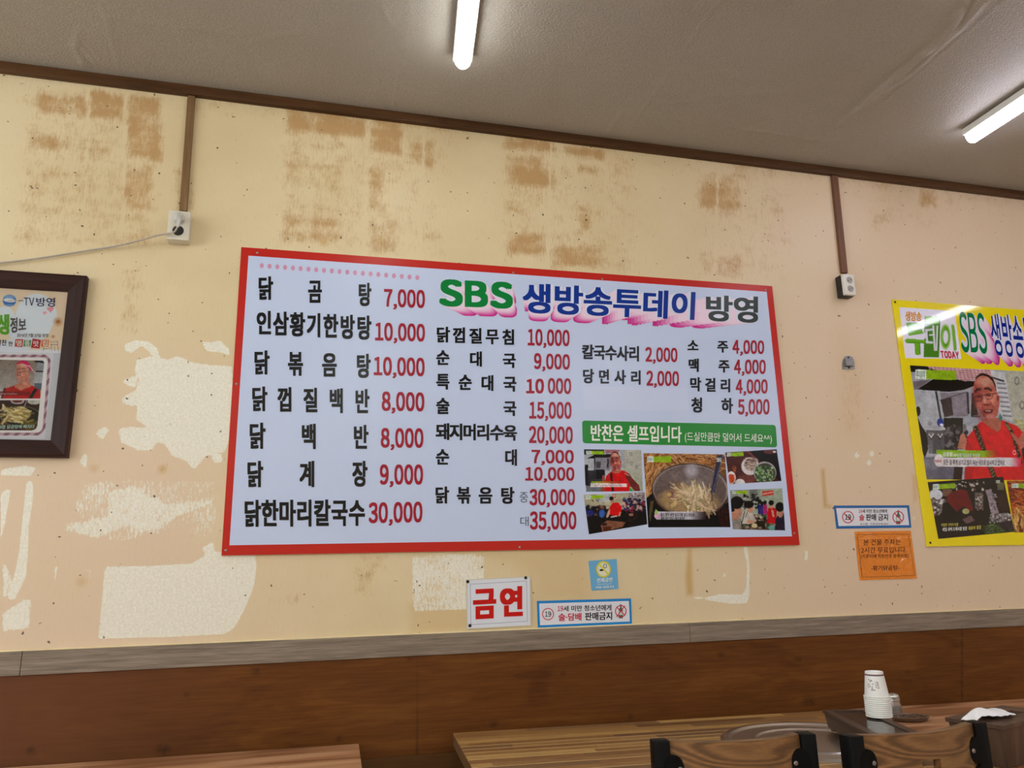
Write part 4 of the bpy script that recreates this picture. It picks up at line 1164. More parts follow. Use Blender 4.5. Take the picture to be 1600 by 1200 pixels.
text('caption', 'TODAY', 1460, 1471.5, (718.5, 722.5), (718.5, 722.5), red_i, mp_, y2, 0.03)
zE = (1440, 730, 9.23)
p = Paint([(1449.3, 753.3), (1567.5, 745), (1585.5, 831), (1466.3, 842)], 170, 120, zE, (44, 36, 38))
p.rect(80, 150, 500, 330, (26, 22, 26)); p.ell(200, 400, 100, 80, (206, 212, 222), 1, .2); p.rect(130, 480, 350, 700, (120, 116, 120)); p.blobs(60, 140, 460, 350, 700, 18, [(210, 210, 216), (40, 38, 42), (150, 140, 140), (90, 70, 66)], 3); p.rect(300, 320, 430, 420, (120, 96, 84))
p.blobs(50, 480, 200, 920, 330, 16, [(200, 196, 190), (30, 26, 28), (26, 22, 26), (110, 90, 84), (24, 20, 24)], 4); p.rect(760, 370, 890, 600, (110, 104, 104)); p.blobs(50, 770, 380, 890, 620, 13, [(180, 176, 172), (70, 60, 60), (140, 120, 116)], 5); p.poly([(910, 330), (1000, 320), (1110, 660), (990, 700)], (150, 140, 150)); p.blobs(40, 930, 350, 1080, 640, 10, [(110, 100, 112), (180, 172, 178)], 6); p.rect(1100, 360, 1240, 640, (72, 52, 46)); p.rect(1090, 220, 1190, 330, (110, 108, 90))
p.poly([(880, 380), (930, 380), (1000, 680), (880, 700)], (24, 20, 24)); p.poly([(355, 500), (360, 420), (430, 360), (560, 320), (640, 340), (700, 480), (740, 620), (690, 640), (600, 560), (500, 650), (400, 610)], (118, 26, 42)); p.poly([(300, 520), (370, 500), (500, 650), (600, 640), (540, 790), (340, 810), (280, 700)], (24, 20, 28)); p.ell(630, 640, 50, 40, (176, 176, 130)); p.poly([(580, 760), (700, 700), (760, 770), (640, 820)], (112, 92, 96))
p.poly([(860, 900), (940, 800), (1100, 790), (1360, 900), (1360, 960), (900, 970)], (58, 74, 48)); p.strands(30, 880, 820, 1150, 950, 120, 9, (-.7, .1), [(90, 112, 66), (44, 60, 38), (120, 136, 96)], 7); p.poly([(960, 740), (1040, 680), (1250, 660), (1330, 740), (1290, 860), (1080, 800)], (128, 122, 126)); p.blobs(60, 970, 680, 1300, 800, 13, [(190, 188, 190), (80, 76, 82), (150, 146, 150)], 8); p.poly([(1070, 800), (1330, 760), (1350, 910), (1170, 900)], (70, 58, 66))
p.badge(160, 250, 475, 322, .28, -16); p.grain(6); pa = p.make('photo_print', y1 - 0.0004, pict_gloss, poster)
text('caption', '매일 새벽 도매시장 방문', 1472.8, 1511, (824.5, 830.5), (822.5, 828.5), white_ink, pa, y2 - 0.0002, 0.015)
yell_i = ink('yellow lettering', (210, 200, 90), 0.2)
text('caption', '재료비 절감', 1513, 1533, (822.5, 828.5), (820.5, 826.5), yell_i, pa, y2 - 0.0002, 0.015)
text('caption', '저렴한 가격의 비결', 1470.5, 1497, (818, 823), (817, 822), yell_i, pa, y2 - 0.0002, 0.01)
text('caption', 'SBS', 1556, 1562.5, (750.5, 755), (750, 754.5), white_ink, pa, y2 - 0.0002, 0.02)
p = Paint([(1573, 751), (1690, 750), (1706, 828), (1585.5, 832.3)], 150, 110, zE, (120, 66, 40))
p.strands(300, 1220, 190, 2500, 720, 150, 20, (-.6, .8), [(190, 110, 64), (150, 74, 44), (206, 134, 80), (110, 54, 34), (176, 92, 52)], 3); p.poly([(1280, 690), (1400, 700), (1400, 960), (1320, 950)], (150, 116, 70)); p.strands(120, 1340, 700, 2500, 930, 200, 22, (1.2, 1.9), [(206, 168, 104), (170, 126, 70), (228, 196, 136), (110, 70, 36)], 4)
p.badge(1300, 235, 1620, 300, .28, 4); p.grain(6); p.make('photo_print', y1 - 0.0002, pict_gloss, poster)

# ---- framed print at the left edge ---------------------------------
fr_m = wood('dark walnut frame', (36, 20, 17), (48, 28, 24), (62, 37, 31), 'z', 1.4, 0.5)
fr_x = wood('dark walnut frame, lying', (36, 20, 17), (48, 28, 24), (62, 37, 31), 'x', 1.4, 0.5)
TF = 0.022
fxr = (W(134.7, 431, -TF)[0] + W(106, 714.5, -TF)[0]) / 2
fzt, fzb = W(134.7, 431, -TF)[2], W(106, 714.5, -TF)[2]
fxl = fxr - 0.40
frame = thing('framed_picture', 'framed restaurant print in a wide dark walnut frame, cut by the left edge', 'picture', ((fxl + fxr) / 2, 0, fzb))
ix = W(92, 570, -0.012)[0]
wd = fxr - (W(106, 450, -0.012)[0] + W(79.5, 691, -0.012)[0]) / 2
def mitre(a0, b0, a1, b1):
    bm = bmesh.new()
    prof = [(0.0, 0.0), (0.0, TF), (0.15, TF + 0.003), (0.55, TF - 0.002), (0.85, TF - 0.007), (1.0, 0.012), (1.0, 0.0)]
    r0 = [bm.verts.new((a0[0] + (a1[0] - a0[0]) * t, -h - 0.0005, a0[1] + (a1[1] - a0[1]) * t)) for t, h in prof]
    r1 = [bm.verts.new((b0[0] + (b1[0] - b0[0]) * t, -h - 0.0005, b0[1] + (b1[1] - b0[1]) * t)) for t, h in prof]
    k = len(prof)
    for i in range(k):
        bm.faces.new((r0[i], r0[(i + 1) % k], r1[(i + 1) % k], r1[i]))
    bm.faces.new(r0)
    bm.faces.new(r1[::-1])
    return bm
oc = [(fxl, fzt), (fxr, fzt), (fxr, fzb), (fxl, fzb)]
ic = [(fxl + wd, fzt - wd), (fxr - wd, fzt - wd), (fxr - wd, fzb + wd), (fxl + wd, fzb + wd)]
for i in range(4):
    j = (i + 1) % 4
    bm_obj('frame_rail', mitre(oc[i], oc[j], ic[i], ic[j]), fr_x if i % 2 == 0 else fr_m, frame)
paper = ink('print paper', (216, 222, 234), 0.3)
box('backing', fxl + wd - 0.004, fxr - wd + 0.004, -0.006, -0.001, fzb + wd - 0.004, fzt - wd + 0.004, paper, frame)
zF = (0, 440, 10.0)
ya, yb = -0.0066, -0.0072
ITL, ITR, IBR, IBL = (-130, 436), (106.5, 450.5), (79.5, 692), (-150, 690)
# beige sky with white clouds on the upper half
p = Paint([(-60, 441), (107.0, 449.0), (96, 552), (-64, 550)], 170, 110, zF, (222, 208, 188))
p.ell(560, 560, 330, 370, (214, 224, 236), 1, .06); p.ell(560, 740, 480, 260, (214, 222, 234), 1, .06); p.ell(60, 560, 160, 170, (214, 224, 236), 1, .06); p.poly([(600, 760), (1100, 600), (1100, 1080), (500, 1080)], (222, 208, 188), 1); p.ell(560, 600, 260, 330, (214, 224, 236), 1, .06); p.ell(200, 1040, 260, 140, (214, 222, 234), 1, .3); p.ell(700, 1120, 420, 60, (220, 226, 236), 1, .2)
p.ell(905, 632, 66, 62, (196, 160, 118), .9, .9); p.ell(905, 632, 30, 26, (160, 110, 70), .9, .9); p.ell(826, 862, 26, 22, (186, 146, 106), .9, .9)
for hx, hy, s_ in ((780, 440, 60), (690, 495, 34)):
    p.ell(hx - s_ * .4, hy - s_ * .2, s_ * .5, s_ * .45, (222, 160, 172)); p.ell(hx + s_ * .4, hy - s_ * .3, s_ * .5, s_ * .5, (222, 160, 172)); p.poly([(hx - s_ * .8, hy), (hx + s_ * .85, hy - s_ * .1), (hx + s_ * .1, hy + s_ * .9)], (222, 160, 172))
p.ell(135, 300, 105, 92, (72, 122, 186), 1, .06); p.ell(135, 250, 80, 36, (140, 176, 216), .9, .7); p.ell(135, 296, 96, 30, (226, 230, 236), 1, .3, .1); p.ell(150, 300, 60, 14, (214, 196, 190), 1, .5); p.ell(135, 372, 70, 16, (120, 166, 212), .9, .7)
p.line([(270, 304), (348, 300)], 12, (90, 84, 90))
for a_, b_ in (((780, 945), (905, 940)), ((780, 985), (890, 985)), ((895, 940), (905, 1080)), ((670, 1020), (670, 1080)), ((670, 1050), (780, 1045)), ((800, 990), (800, 1080)), ((850, 1010), (850, 1080))): p.line([a_, b_], 9, (130, 124, 120))
p.line([(-600, 1140), (690, 1150), (760, 1180)], 0.1, (0, 0, 0)); art = p.make('artwork', ya, pict_matt, frame)
navy = ink('navy lettering', (38, 44, 98), 0.4)
text('title', 'TV', 37, 53.5, (465, 477), (465, 477.5), navy, art, yb, 0.012)
text('title', '방영', 56.5, 86, (465, 478.5), (465, 479.5), navy, art, yb, 0.012)
lime = ink('lime lettering', (96, 178, 30), 0.35)
silver = ink('charcoal lettering', (84, 84, 88), 0.35)
text('title', '생생', -24, 14.5, (489, 521), (491, 523.5), lime, art, yb, 0.04)
text('title', '정보', 16, 41, (495, 521), (497.5, 517), silver, art, yb, 0.03)
text('subtitle', '2016년 7월 27일 방영', 26.5, 75.5, (520.5, 526.5), (521.5, 527), black_ink, art, yb, 0.012)
text('subtitle', '푸짐하고 알찬', -42, 10.5, (531, 541), (530.5, 540), black_ink, art, yb, 0.02)
text('subtitle', '한', 13, 20, (533.5, 541), (533.5, 541), black_ink, art, yb, 0.015)
for s_, q, cc in (('명', [(24, 530), (36.5, 530), (35, 542.5), (22.8, 541.5)], (206, 72, 62)), ('품', [(37.8, 531), (49, 531.5), (47.3, 541.5), (36.5, 541.5)], (70, 148, 86)),
                  ('맛', [(51, 529), (64, 531), (62, 544.5), (48.3, 543.5)], (190, 30, 48)), ('집', [(65, 531), (76.5, 531), (75.5, 542), (64, 541.5)], (222, 118, 60))):
    tl_ = flat('word_tile', [q], yb, ink('tile ' + s_, cc, 0.4), art)
    mx, my = sum(a_[0] for a_ in q) / 4, sum(a_[1] for a_ in q) / 4
    text('tile_word', s_, mx - 4.2, mx + 4.2, (my - 4.6, my + 4.6), (my - 4.6, my + 4.6), white_ink, art, yb - 0.0004, 0.02)
# striped rounded band round the two pictures
zG = (0, 540, 7.5)
p = Paint([(-70, 550), (84, 552.5), (70, 686), (-72, 684)], 260, 220, zG, (214, 218, 228))
RX = lambda Y: 600 - (Y - 120) * 0.081
inner = np.maximum(np.abs(p.X - (RX(p.Y) - 520)) - 420, 0), np.maximum(np.abs(p.Y - 580) - 375, 0)
dist = np.hypot(inner[0], inner[1])
p.put((100 - dist) / 6, (190, 160, 176)); stripe = ((p.X + p.Y * 1.0) % 120 < 60).astype(float); p.put(np.where(dist < 100, stripe, 0), (142, 106, 124)); p.put((70 - dist) / 6, (228, 230, 238))
p.make('striped_band', ya - 0.0002, pict_matt, frame)
p = Paint([(-60, 561), (69.5, 563.5), (62.8, 622.8), (-62, 622.5)], 170, 84, zG, (176, 172, 168))
p.grad(0, 170, 0, 600, (150, 140, 130), (196, 196, 198)); p.rect(-500, 150, 600, 172, (70, 60, 56)); p.poly([(380, 165), (530, 175), (520, 205), (420, 200)], (54, 56, 60)); p.poly([(430, 200), (520, 205), (510, 295), (440, 290)], (160, 168, 180)); p.rect(420, 295, 520, 312, (60, 62, 70)); p.rect(400, 312, 520, 460, (186, 192, 198)); p.rect(400, 440, 500, 520, (110, 124, 140))
p.poly([(20, 620), (60, 500), (180, 465), (370, 465), (470, 520), (480, 625)], (196, 22, 38)); p.poly([(170, 450), (360, 440), (360, 480), (240, 525), (170, 490)], (204, 146, 124)); man_face(p, 262, 322, 300, 0.55, (206, 40, 110)); p.line([(260, 225), (340, 240), (405, 320)], 14, (232, 190, 206))
p.poly([(400, 500), (440, 510), (375, 620), (330, 620)], (44, 34, 40)); p.poly([(40, 500), (60, 500), (20, 620), (5, 620)], (44, 34, 40)); p.rect(-450, 535, 350, 585, (120, 30, 40), .6)
for i in range(20): p.line([(-200 + 20 * i, 565), (-188 + 20 * i, 575 - 8 * (i % 3))], 7, (210, 200, 200))
p.grain(4); p.make('photo_print', ya - 0.0006, pict_matt, frame, lambda X, Y: ~((X > 455) & (Y < 215) & (np.hypot(np.maximum(X - 468, 0), np.minimum(Y - 215, 0)) > 50)))
p = Paint([(-62, 625.2), (62.6, 625.4), (57.5, 672.6), (-62, 672)], 170, 70, zG, (74, 46, 40))
p.ell(200, 650, 80, 36, (206, 196, 200), 1, .1); p.ell(200, 648, 60, 22, (120, 60, 60)); p.ell(400, 655, 80, 36, (196, 202, 196), 1, .1); p.line([(310, 650), (280, 720)], 8, (200, 200, 200)); p.ell(240, 830, 240, 120, (52, 50, 40), 1, .1); p.ring(240, 830, 236, 118, 10, (130, 124, 110)); p.ell(340, 930, 90, 60, (128, 118, 30), .8, .8)
p.ell(220, 800, 140, 80, (206, 192, 140), 1, .2); p.strands(46, 40, 730, 330, 880, 130, 18, (-.7, .6), [(222, 208, 160), (196, 178, 120), (236, 226, 190), (160, 142, 88)], 5); p.poly([(20, 680), (45, 690), (50, 760), (20, 760)], (228, 214, 176)); p.line([(120, 780), (20, 920)], 24, (222, 206, 164))
p.grain(5); ch = p.make('photo_print', ya - 0.0006, pict_matt, frame, lambda X, Y: ~((Y > 930) & (X > 380 - (Y - 930) * .1) & (np.hypot(np.maximum(X - 375, 0), np.maximum(Y - 930, 0)) > 58)))
teal_i = ink('pale teal lettering', (180, 222, 214), 0.4)
text('caption', '7,000원 닭곰탕에 빠지다', -12, 53.5, (664, 670.5), (663.5, 669.5), teal_i, ch, yb - 0.0006, 0.015, 1.0)
glass_m, nt, bs = newmat('picture glass')
tr = N(nt, 'ShaderNodeBsdfTransparent')
gl = N(nt, 'ShaderNodeBsdfGlossy', i_Roughness=0.02)
fr = N(nt, 'ShaderNodeFresnel', i_IOR=1.45)
mx = N(nt, 'ShaderNodeMixShader')
L(nt, fr.outputs[0], mx.inputs[0])
L(nt, tr.outputs[0], mx.inputs[1])
L(nt, gl.outputs[0], mx.inputs[2])
L(nt, mx.outputs[0], nt.nodes['Material Output'].inputs[0])
mesh_obj('glass', [(fxl + wd - .002, -0.010, fzb + wd - .002), (fxr - wd + .002, -0.010, fzb + wd - .002), (fxr - wd + .002, -0.010, fzt - wd + .002), (fxl + wd - .002, -0.010, fzt - wd + .002)], [(0, 1, 2, 3)], glass_m, frame)
box('hanger', fxr - 0.098, fxr - 0.085, -0.012, -0.001, fzt, fzt + 0.004, steel_dark, frame, 0.001)

# ---- small signs ---------------------------------------------------
def sheet(q, y0, y1, mat, parent, name='sheet'):
    return slab(name, [W(a_[0], a_[1], y1) for a_ in q], y0, y1, mat, parent)
def at_wall(x, y):
    w_ = W(x, y)
    return (w_[0], 0, w_[2])
def inset(q, dx, dy):
    (a_, b_, c_, d_) = q
    return [(a_[0] + dx, a_[1] + dy), (b_[0] - dx, b_[1] + dy), (c_[0] - dx, c_[1] - dy), (d_[0] + dx, d_[1] - dy)]
def outline(name, q, w_, y, mat, parent):
    i_ = inset(q, w_, w_)
    return flat(name, [[q[0], q[1], i_[1], i_[0]], [q[1], q[2], i_[2], i_[1]], [q[2], q[3], i_[3], i_[2]], [q[3], q[0], i_[0], i_[3]]], y, mat, parent)
white_p = ink('white sign paper', (220, 226, 238), 0.22)
lam_edge = ink('clouded laminate', (206, 204, 190), 0.25)
sgn = thing('no_smoking_sign', 'white laminated sign with two big red characters, screwed on below the menu board', 'sign', at_wall(780, 981))
sq = [(728.5, 905.5), (829, 900.5), (830.5, 978), (729.5, 983.3)]
sheet(sq, -0.0005, -0.004, lam_edge, sgn)
sheet(inset(sq, 2.0, 1.5), -0.004, -0.0042, white_p, sgn, 'paper')
outline('printed_line', inset(sq, 6, 7), 0.55, -0.0045, ink('thin grey line', (120, 124, 136), 0.3), sgn)
signred = ink('sign red', (196, 26, 22), 0.25)
text('lettering', '금', 739, 775.5, (921, 968), (919, 966), signred, sgn, -0.0047, 0.045)
text('lettering', '연', 781, 817, (917, 964), (915.5, 962.5), signred, sgn, -0.0047, 0.045)
screws([(730.8, 908.8), (821.3, 902.8), (734.2, 977.5)], -0.004, steel_dark, sgn, 0.0048)

def age_sign(q, label, blue, y0, small, slash, cx19, l1, l2, cxb, l3=None):
    t = thing('age_limit_sticker', label, 'sticker', at_wall((q[3][0] + q[2][0]) / 2, (q[3][1] + q[2][1]) / 2), group='age limit stickers')
    sheet(q, -0.0004, -0.0014, ink('sticker blue', blue, 0.3), t)
    flat('face', [inset(q, 3.4, 4.0)], -0.0017, ink('sticker white', (222, 226, 236), 0.3), t)
    rd = ink('sticker red', (196, 30, 56), 0.3)
    r_ = 9.2
    annulus('age_ring', cx19[0], cx19[1], r_, r_ + .3, 1.3, -0.0020, rd, t, slash=[((cx19[0] - 6.4, cx19[1] - 6.2), (cx19[0] + 6.4, cx19[1] + 6.4))] if slash else None)
    text('lettering', '19', cx19[0] - 4.8, cx19[0] + 4.8, (cx19[1] - 4.2, cx19[1] + 4.2), (cx19[1] - 4.2, cx19[1] + 4.2), black_ink, t, -0.0021, 0.02)
    for s_, a_, b_, p1, p2, mm, bo in l1 + l2 + (l3 or []):
        text('lettering', s_, a_, b_, p1, p2, rd if mm == 'r' else black_ink, t, -0.0021, bo)
    bx_, by_ = cxb
    flat('bottle_mark', [[(bx_ - 1, by_ - 11), (bx_ + 1, by_ - 11), (bx_ + 1.2, by_ - 6), (bx_ + 3.2, by_ - 2), (bx_ + 3.2, by_ + 11), (bx_ - 3.2, by_ + 11), (bx_ - 3.2, by_ - 2), (bx_ - 1.2, by_ - 6)]], -0.0019, ink('bottle green', (70, 110, 88), 0.3), t)
    flat('bottle_mark', [[(bx_ - 2.6, by_), (bx_ + 2.6, by_), (bx_ + 2.6, by_ + 6), (bx_ - 2.6, by_ + 6)]], -0.0020, ink('bottle label', (215, 218, 220), 0.3), t)
    sl_ = [((bx_ - 6.2, by_ - 6.4), (bx_ + 6.2, by_ + 6.4))]
    if not slash:
        sl_.append(((bx_ + 6.2, by_ - 8.4), (bx_ - 6.6, by_ + 9)))
    annulus('ban_ring', bx_, by_, 9, 9.6, 1.4, -0.0022, rd, t, slash=sl_)
    return t
age_sign([(839, 939), (986, 935), (987.5, 975), (840.5, 981)], 'blue-bordered age limit sticker right of the big red-lettered sign', (26, 132, 206), 0, False, False, (856.3, 959.5),
         [('19', 871, 880, (947, 955), (946.7, 954.7), 'r', .02), ('세 미만 청소년에게', 880.5, 955.5, (946.5, 955.5), (944.5, 954), 'k', .018)],
         [('술·담배', 872.5, 908.5, (958.5, 970.5), (957.5, 969.5), 'r', .025), ('판매금지', 914, 956.5, (957, 969.5), (955.8, 968.5), 'k', .025)], (970, 955))
age_sign([(1303, 790), (1420.5, 789.5), (1424, 824.5), (1307, 826)], 'blue-bordered age limit sticker taped above the orange notice', (42, 104, 170), 0, True, True, (1325, 808),
         [('19', 1341.5, 1347, (796.3, 801.2), (796.3, 801.2), 'r', .02), ('세 미만 청소년에게', 1347.5, 1386, (795.8, 801.5), (795.8, 801.5), 'k', .018)],
         [('술', 1342.5, 1350.5, (803.8, 813.5), (803.8, 813.5), 'r', .025), ('판매 금지', 1353, 1387.5, (803, 813.5), (803, 813.5), 'k', .025)], (1403.5, 808),
         [('농산물 · 친환경유통센터', 1344, 1387.5, (817, 820.5), (817, 820.5), 'k', 0.0)])

t = thing('no_smoking_sticker', 'small light-blue no smoking sticker with a yellow ring, under the menu board', 'sticker', at_wall(945, 921))
q = [(919.5, 876.5), (963.5, 873.3), (966.5, 920), (924.5, 923)]
sheet(q, -0.0004, -0.0014, ink('sky blue sticker', (106, 172, 216), 0.4), t)
flat('ring_face', [ring_pts(943, 889.5, 11, 12.2)], -0.0017, ink('pale sticker face', (222, 226, 214), 0.4), t)
annulus('ban_ring', 943, 889.5, 11.6, 12.8, 2.4, -0.0020, ink('sticker yellow', (214, 206, 50), 0.4), t, slash=[((936, 881.5), (950.5, 897.5))])
flat('cigarette', [[(937, 889.5), (943, 889), (943, 892), (937, 892.5)]], -0.0019, black_ink, t)
annulus('smoke', 945.5, 884.5, 3.0, 3.4, .9, -0.0019, black_ink, t)
text('lettering', '전체금연', 932.5, 957, (903.5, 910.5), (902, 909), white_ink, t, -0.0020, 0.015)
text('lettering', 'No-smoking area', 933.5, 956, (911.8, 914.5), (910.8, 913.5), white_ink, t, -0.0020, 0.0)
text('lettering', '과태료 10만원 부과', 930.5, 959.5, (916, 920), (914.5, 918.5), white_ink, t, -0.0020, 0.015)

t = thing('parking_notice', 'orange laminated notice with dark handwriting-size text, left of the yellow poster', 'notice', at_wall(1388, 905))
q = [(1335.5, 830.5), (1423, 829.3), (1433, 904), (1343.5, 906.8)]
lam, nt, bs = newmat('orange laminated paper')
n_ = noise(nt, coords(nt), 14, 3, 0.6, 1.5)
L(nt, mixc(nt, n_, C(222, 128, 40), C(228, 138, 50)), bs.inputs['Base Color'])
bs.inputs['Roughness'].default_value = 0.10
bump(nt, bs, n_, 0.35, 0.03)
sheet(q, -0.0004, -0.0016, lam, t)
brn = ink('brown lettering', (62, 24, 12), 0.4)
outline('printed_line', inset(q, 3.5, 4.5), 0.5, -0.0019, brn, t)
for s_, a_, b_, p1, p2, bo in (('본 건물 주차는', 1349, 1407, (843, 852), (842, 851), .006), ('2시간 무료입니다.', 1345.5, 1416.5, (855, 864.5), (854, 863.5), .006), ('(카운터에 차량번호 등록바람)', 1345, 1419.5, (866, 873.5), (865, 872.5), .006), ('-황기닭곰탕-', 1361, 1405.5, (884, 891.5), (883, 890.5), .012)):
    text('lettering', s_, a_, b_, p1, p2, brn, t, -0.0020, bo)

# ---- sockets, trunking, cable, switch plate --------------------------
trunk_m = wood('brown wood-grain trunking', (104, 78, 52), (126, 98, 68), (146, 116, 84), 'z', 1.5, 0.45)
trunk_m2 = wood('reddish wood-grain trunking', (96, 66, 50), (116, 82, 64), (134, 98, 78), 'z', 1.5, 0.45)
def trunking(top_, bot_, mat, label, wpx):
    a_, b_ = W(top_[0], top_[1], -0.012), W(bot_[0], bot_[1], -0.012)
    w_ = wpx
    zt2 = CEIL - 0.033
    t = thing('cable_trunking', label, 'cable cover', ((a_[0] + b_[0]) / 2, 0, b_[2]), group='cable covers')
    bm = bmesh.new()
    add_hexa(bm, [(b_[0] - w_, -0.007, b_[2]), (b_[0] + w_, -0.007, b_[2]), (b_[0] + w_, 0, b_[2]), (b_[0] - w_, 0, b_[2])],
             [(a_[0] - w_, -0.007, zt2), (a_[0] + w_, -0.007, zt2), (a_[0] + w_, 0, zt2), (a_[0] - w_, 0, zt2)])
    bm_obj('base', bm, mat, t)
    bm = bmesh.new()
    add_hexa(bm, [(b_[0] - w_, -0.013, b_[2]), (b_[0] + w_, -0.013, b_[2]), (b_[0] + w_, -0.0075, b_[2]), (b_[0] - w_, -0.0075, b_[2])],
             [(a_[0] - w_, -0.013, zt2), (a_[0] + w_, -0.013, zt2), (a_[0] + w_, -0.0075, zt2), (a_[0] - w_, -0.0075, zt2)], 0.001, 1)
    bm_obj('lid', bm, mat, t)
    return t
trunking((299.5, 143), (286, 329), trunk_m, 'light brown cable cover running down to the left socket box', 0.0105)
trunking((1304, 268), (1320.5, 426), trunk_m2, 'reddish brown cable cover running down to the right double socket', 0.0125)

old_white = plain('yellowed white plastic', (214, 210, 196), 0.4, mottle=0.05, mscale=30)
hole_m = plain('socket black', (32, 30, 30), 0.4)
well_m = plain('socket well grey', (160, 158, 152), 0.4)
grey_plug = plain('light grey plug', (196, 196, 192), 0.4)
def socket_face(name, c, r, t, mat, dark, ang=0.5, y0=0.0):
    bm = bmesh.new()
    add_lathe(bm, [(r, 0.0), (r, 0.0015), (r * 0.86, 0.0015), (r * 0.84, 0.0006)], (c[0], c[1], c[2]), 'y', 28)
    s_ = bm_obj(name, bm, mat, t, False, 40)
    lathe('well', [(r * 0.82, 0.0002), (r * 0.82, 0.0009)], c, dark, s_, 'y', 24)
    for sg in (-1, 1):
        lathe('pin_hole', [(r * 0.13, 0.0008), (r * 0.13, 0.0014)], (c[0] + sg * r * .42 * math.cos(ang), c[1], c[2] + sg * r * .42 * math.sin(ang)), hole_m, s_, 'y', 10)
    return s_
D1 = 0.040
la, lb = W(264, 328.5, -D1), W(296, 375, -D1)
lx0, lx1 = W(262, 350, -D1)[0], W(296.3, 352, -D1)[0]
lz1, lz0 = W(280, 329.5, -D1)[2], W(278, 374.5, -D1)[2]
sock = thing('wall_socket', 'white double socket box with a plugged-in grey cord, left of the menu board', 'socket', ((lx0 + lx1) / 2, 0, lz0))
bm = bmesh.new()
add_hexa(bm, [(lx0 + .001, -0.030, lz0 + .001), (lx1 - .001, -0.030, lz0 + .001), (lx1 - .001, -0.0005, lz0 + .001), (lx0 + .001, -0.0005, lz0 + .001)],
         [(lx0 + .001, -0.030, lz1 - .001), (lx1 - .001, -0.030, lz1 - .001), (lx1 - .001, -0.0005, lz1 - .001), (lx0 + .001, -0.0005, lz1 - .001)], 0.001)
bm_obj('back_box', bm, old_white, sock, False, 35)
box('cover_plate', lx0, lx1, -D1, -0.0305, lz0, lz1, old_white, sock, 0.0015)
u1, u2 = W(283.5, 341, -D1), W(275.5, 356.5, -D1)
ucx = (lx0 + lx1) / 2
hz = (lz1 - lz0)
socket_face('socket_insert', (ucx, -D1, lz1 - hz * .30), 0.0185, sock, old_white, well_m)
socket_face('socket_insert', (ucx, -D1, lz1 - hz * .69), 0.0185, sock, old_white, hole_m, 1.2)
cord = thing('power_cord', 'thin grey power cord plugged into the left socket box, sagging to the left edge', 'power cord', (ucx, -D1, lz1 - hz * .30))
bm = bmesh.new()
add_lathe(bm, [(0.016, 0.0016), (0.0165, 0.006), (0.0155, 0.014), (0.010, 0.020), (0.007, 0.021)], (ucx, -D1, lz1 - hz * .30), 'y', 24)
bm_obj('plug', bm, grey_plug, cord, False, 50)
pc = np.array([ucx, -D1 - 0.020, lz1 - hz * .30])
relief = [pc + np.array(v_) for v_ in ((0, 0.004, 0), (0.003, -0.004, -0.004), (0.005, -0.008, -0.014), (0.0045, -0.009, -0.026), (0.002, -0.008, -0.036))]
tube('strain_relief', relief, [0.0075, 0.0072, 0.0062, 0.0052, 0.0042], grey_plug, cord, 12)
pts = [relief[-1]]
for i, (a_, b_) in enumerate([(272, 362.5), (262, 365), (245, 368), (217, 376), (195, 381.5), (170, 386.5), (140, 391), (100, 397.5), (50, 405), (0, 410.5), (-60, 412), (-160, 405)]):
    yy = -D1 - 0.022 + min(i / 5.0, 1.0) * 0.050
    pts.append(W(a_, b_, yy))
sm = []
for i in range(len(pts) - 1):
    p0, p1, p2, p3 = [np.array(pts[max(0, min(len(pts) - 1, i + k))]) for k in (-1, 0, 1, 2)]
    for k in range(5):
        t_ = k / 5
        sm.append(0.5 * ((2 * p1) + (-p0 + p2) * t_ + (2 * p0 - 5 * p1 + 4 * p2 - p3) * t_ ** 2 + (-p0 + 3 * p1 - 3 * p2 + p3) * t_ ** 3))
sm.append(np.array(pts[-1]))
tube('cable', sm, 0.0026, plain('grey cable sheath', (176, 168, 158), 0.5), cord, 8)

D2 = 0.045
rx0, rx1 = W(1319.3, 445, -D2)[0], W(1336, 443, -D2)[0]
rz1, rz0 = W(1327, 428.5, -D2)[2], W(1329, 460.5, -D2)[2]
sock2 = thing('wall_socket', 'small white double socket on a black back box, between menu board and yellow poster', 'socket', ((rx0 + rx1) / 2, 0, rz0))
blackbox = plain('black back box', (30, 28, 28), 0.45)
box('back_box', rx0 - .001, rx1 + .001, -0.030, -0.0005, rz0 - .001, rz1 + .001, blackbox, sock2, 0.003)
clean_white = plain('white plastic', (222, 220, 214), 0.35)
box('cover_plate', rx0, rx1, -D2, -0.0302, rz0, rz1, clean_white, sock2, 0.003)
hz = rz1 - rz0
cxm = (rx0 + rx1) / 2 + 0.001
socket_face('socket_insert', (cxm, -D2, rz1 - hz * .29), 0.0150, sock2, clean_white, well_m, 0.5)
socket_face('socket_insert', (cxm, -D2, rz1 - hz * .71), 0.0150, sock2, clean_white, well_m, 0.5)

bc = W(1326, 567, -0.003)
plate = thing('wall_bracket', 'small grey metal bracket plate on the bare wall, left of the yellow poster', 'bracket', (bc[0], 0, bc[2] - 0.02))
gm = plain('dull grey metal', (140, 140, 142), 0.4, 0.6)
zz_ = [(1317, 577), (1335.7, 576.5), (1335, 566), (1332, 558), (1328, 556), (1322, 556.3), (1317.8, 561), (1316.6, 568)]
V = [W(a_, b_, -0.003) for a_, b_ in zz_]
bm = bmesh.new()
f0 = [bm.verts.new((v_[0], -0.003, v_[2])) for v_ in V]
f1 = [bm.verts.new((v_[0], -0.0004, v_[2])) for v_ in V]
bm.faces.new(f0)
bm.faces.new(f1[::-1])
for i in range(len(V)):
    j = (i + 1) % len(V)
    bm.faces.new((f0[i], f0[j], f1[j], f1[i]))
bm_obj('plate', bm, gm, plate)
ca, cb = W(1321.5, 572, -0.008), W(1332, 561, -0.008)
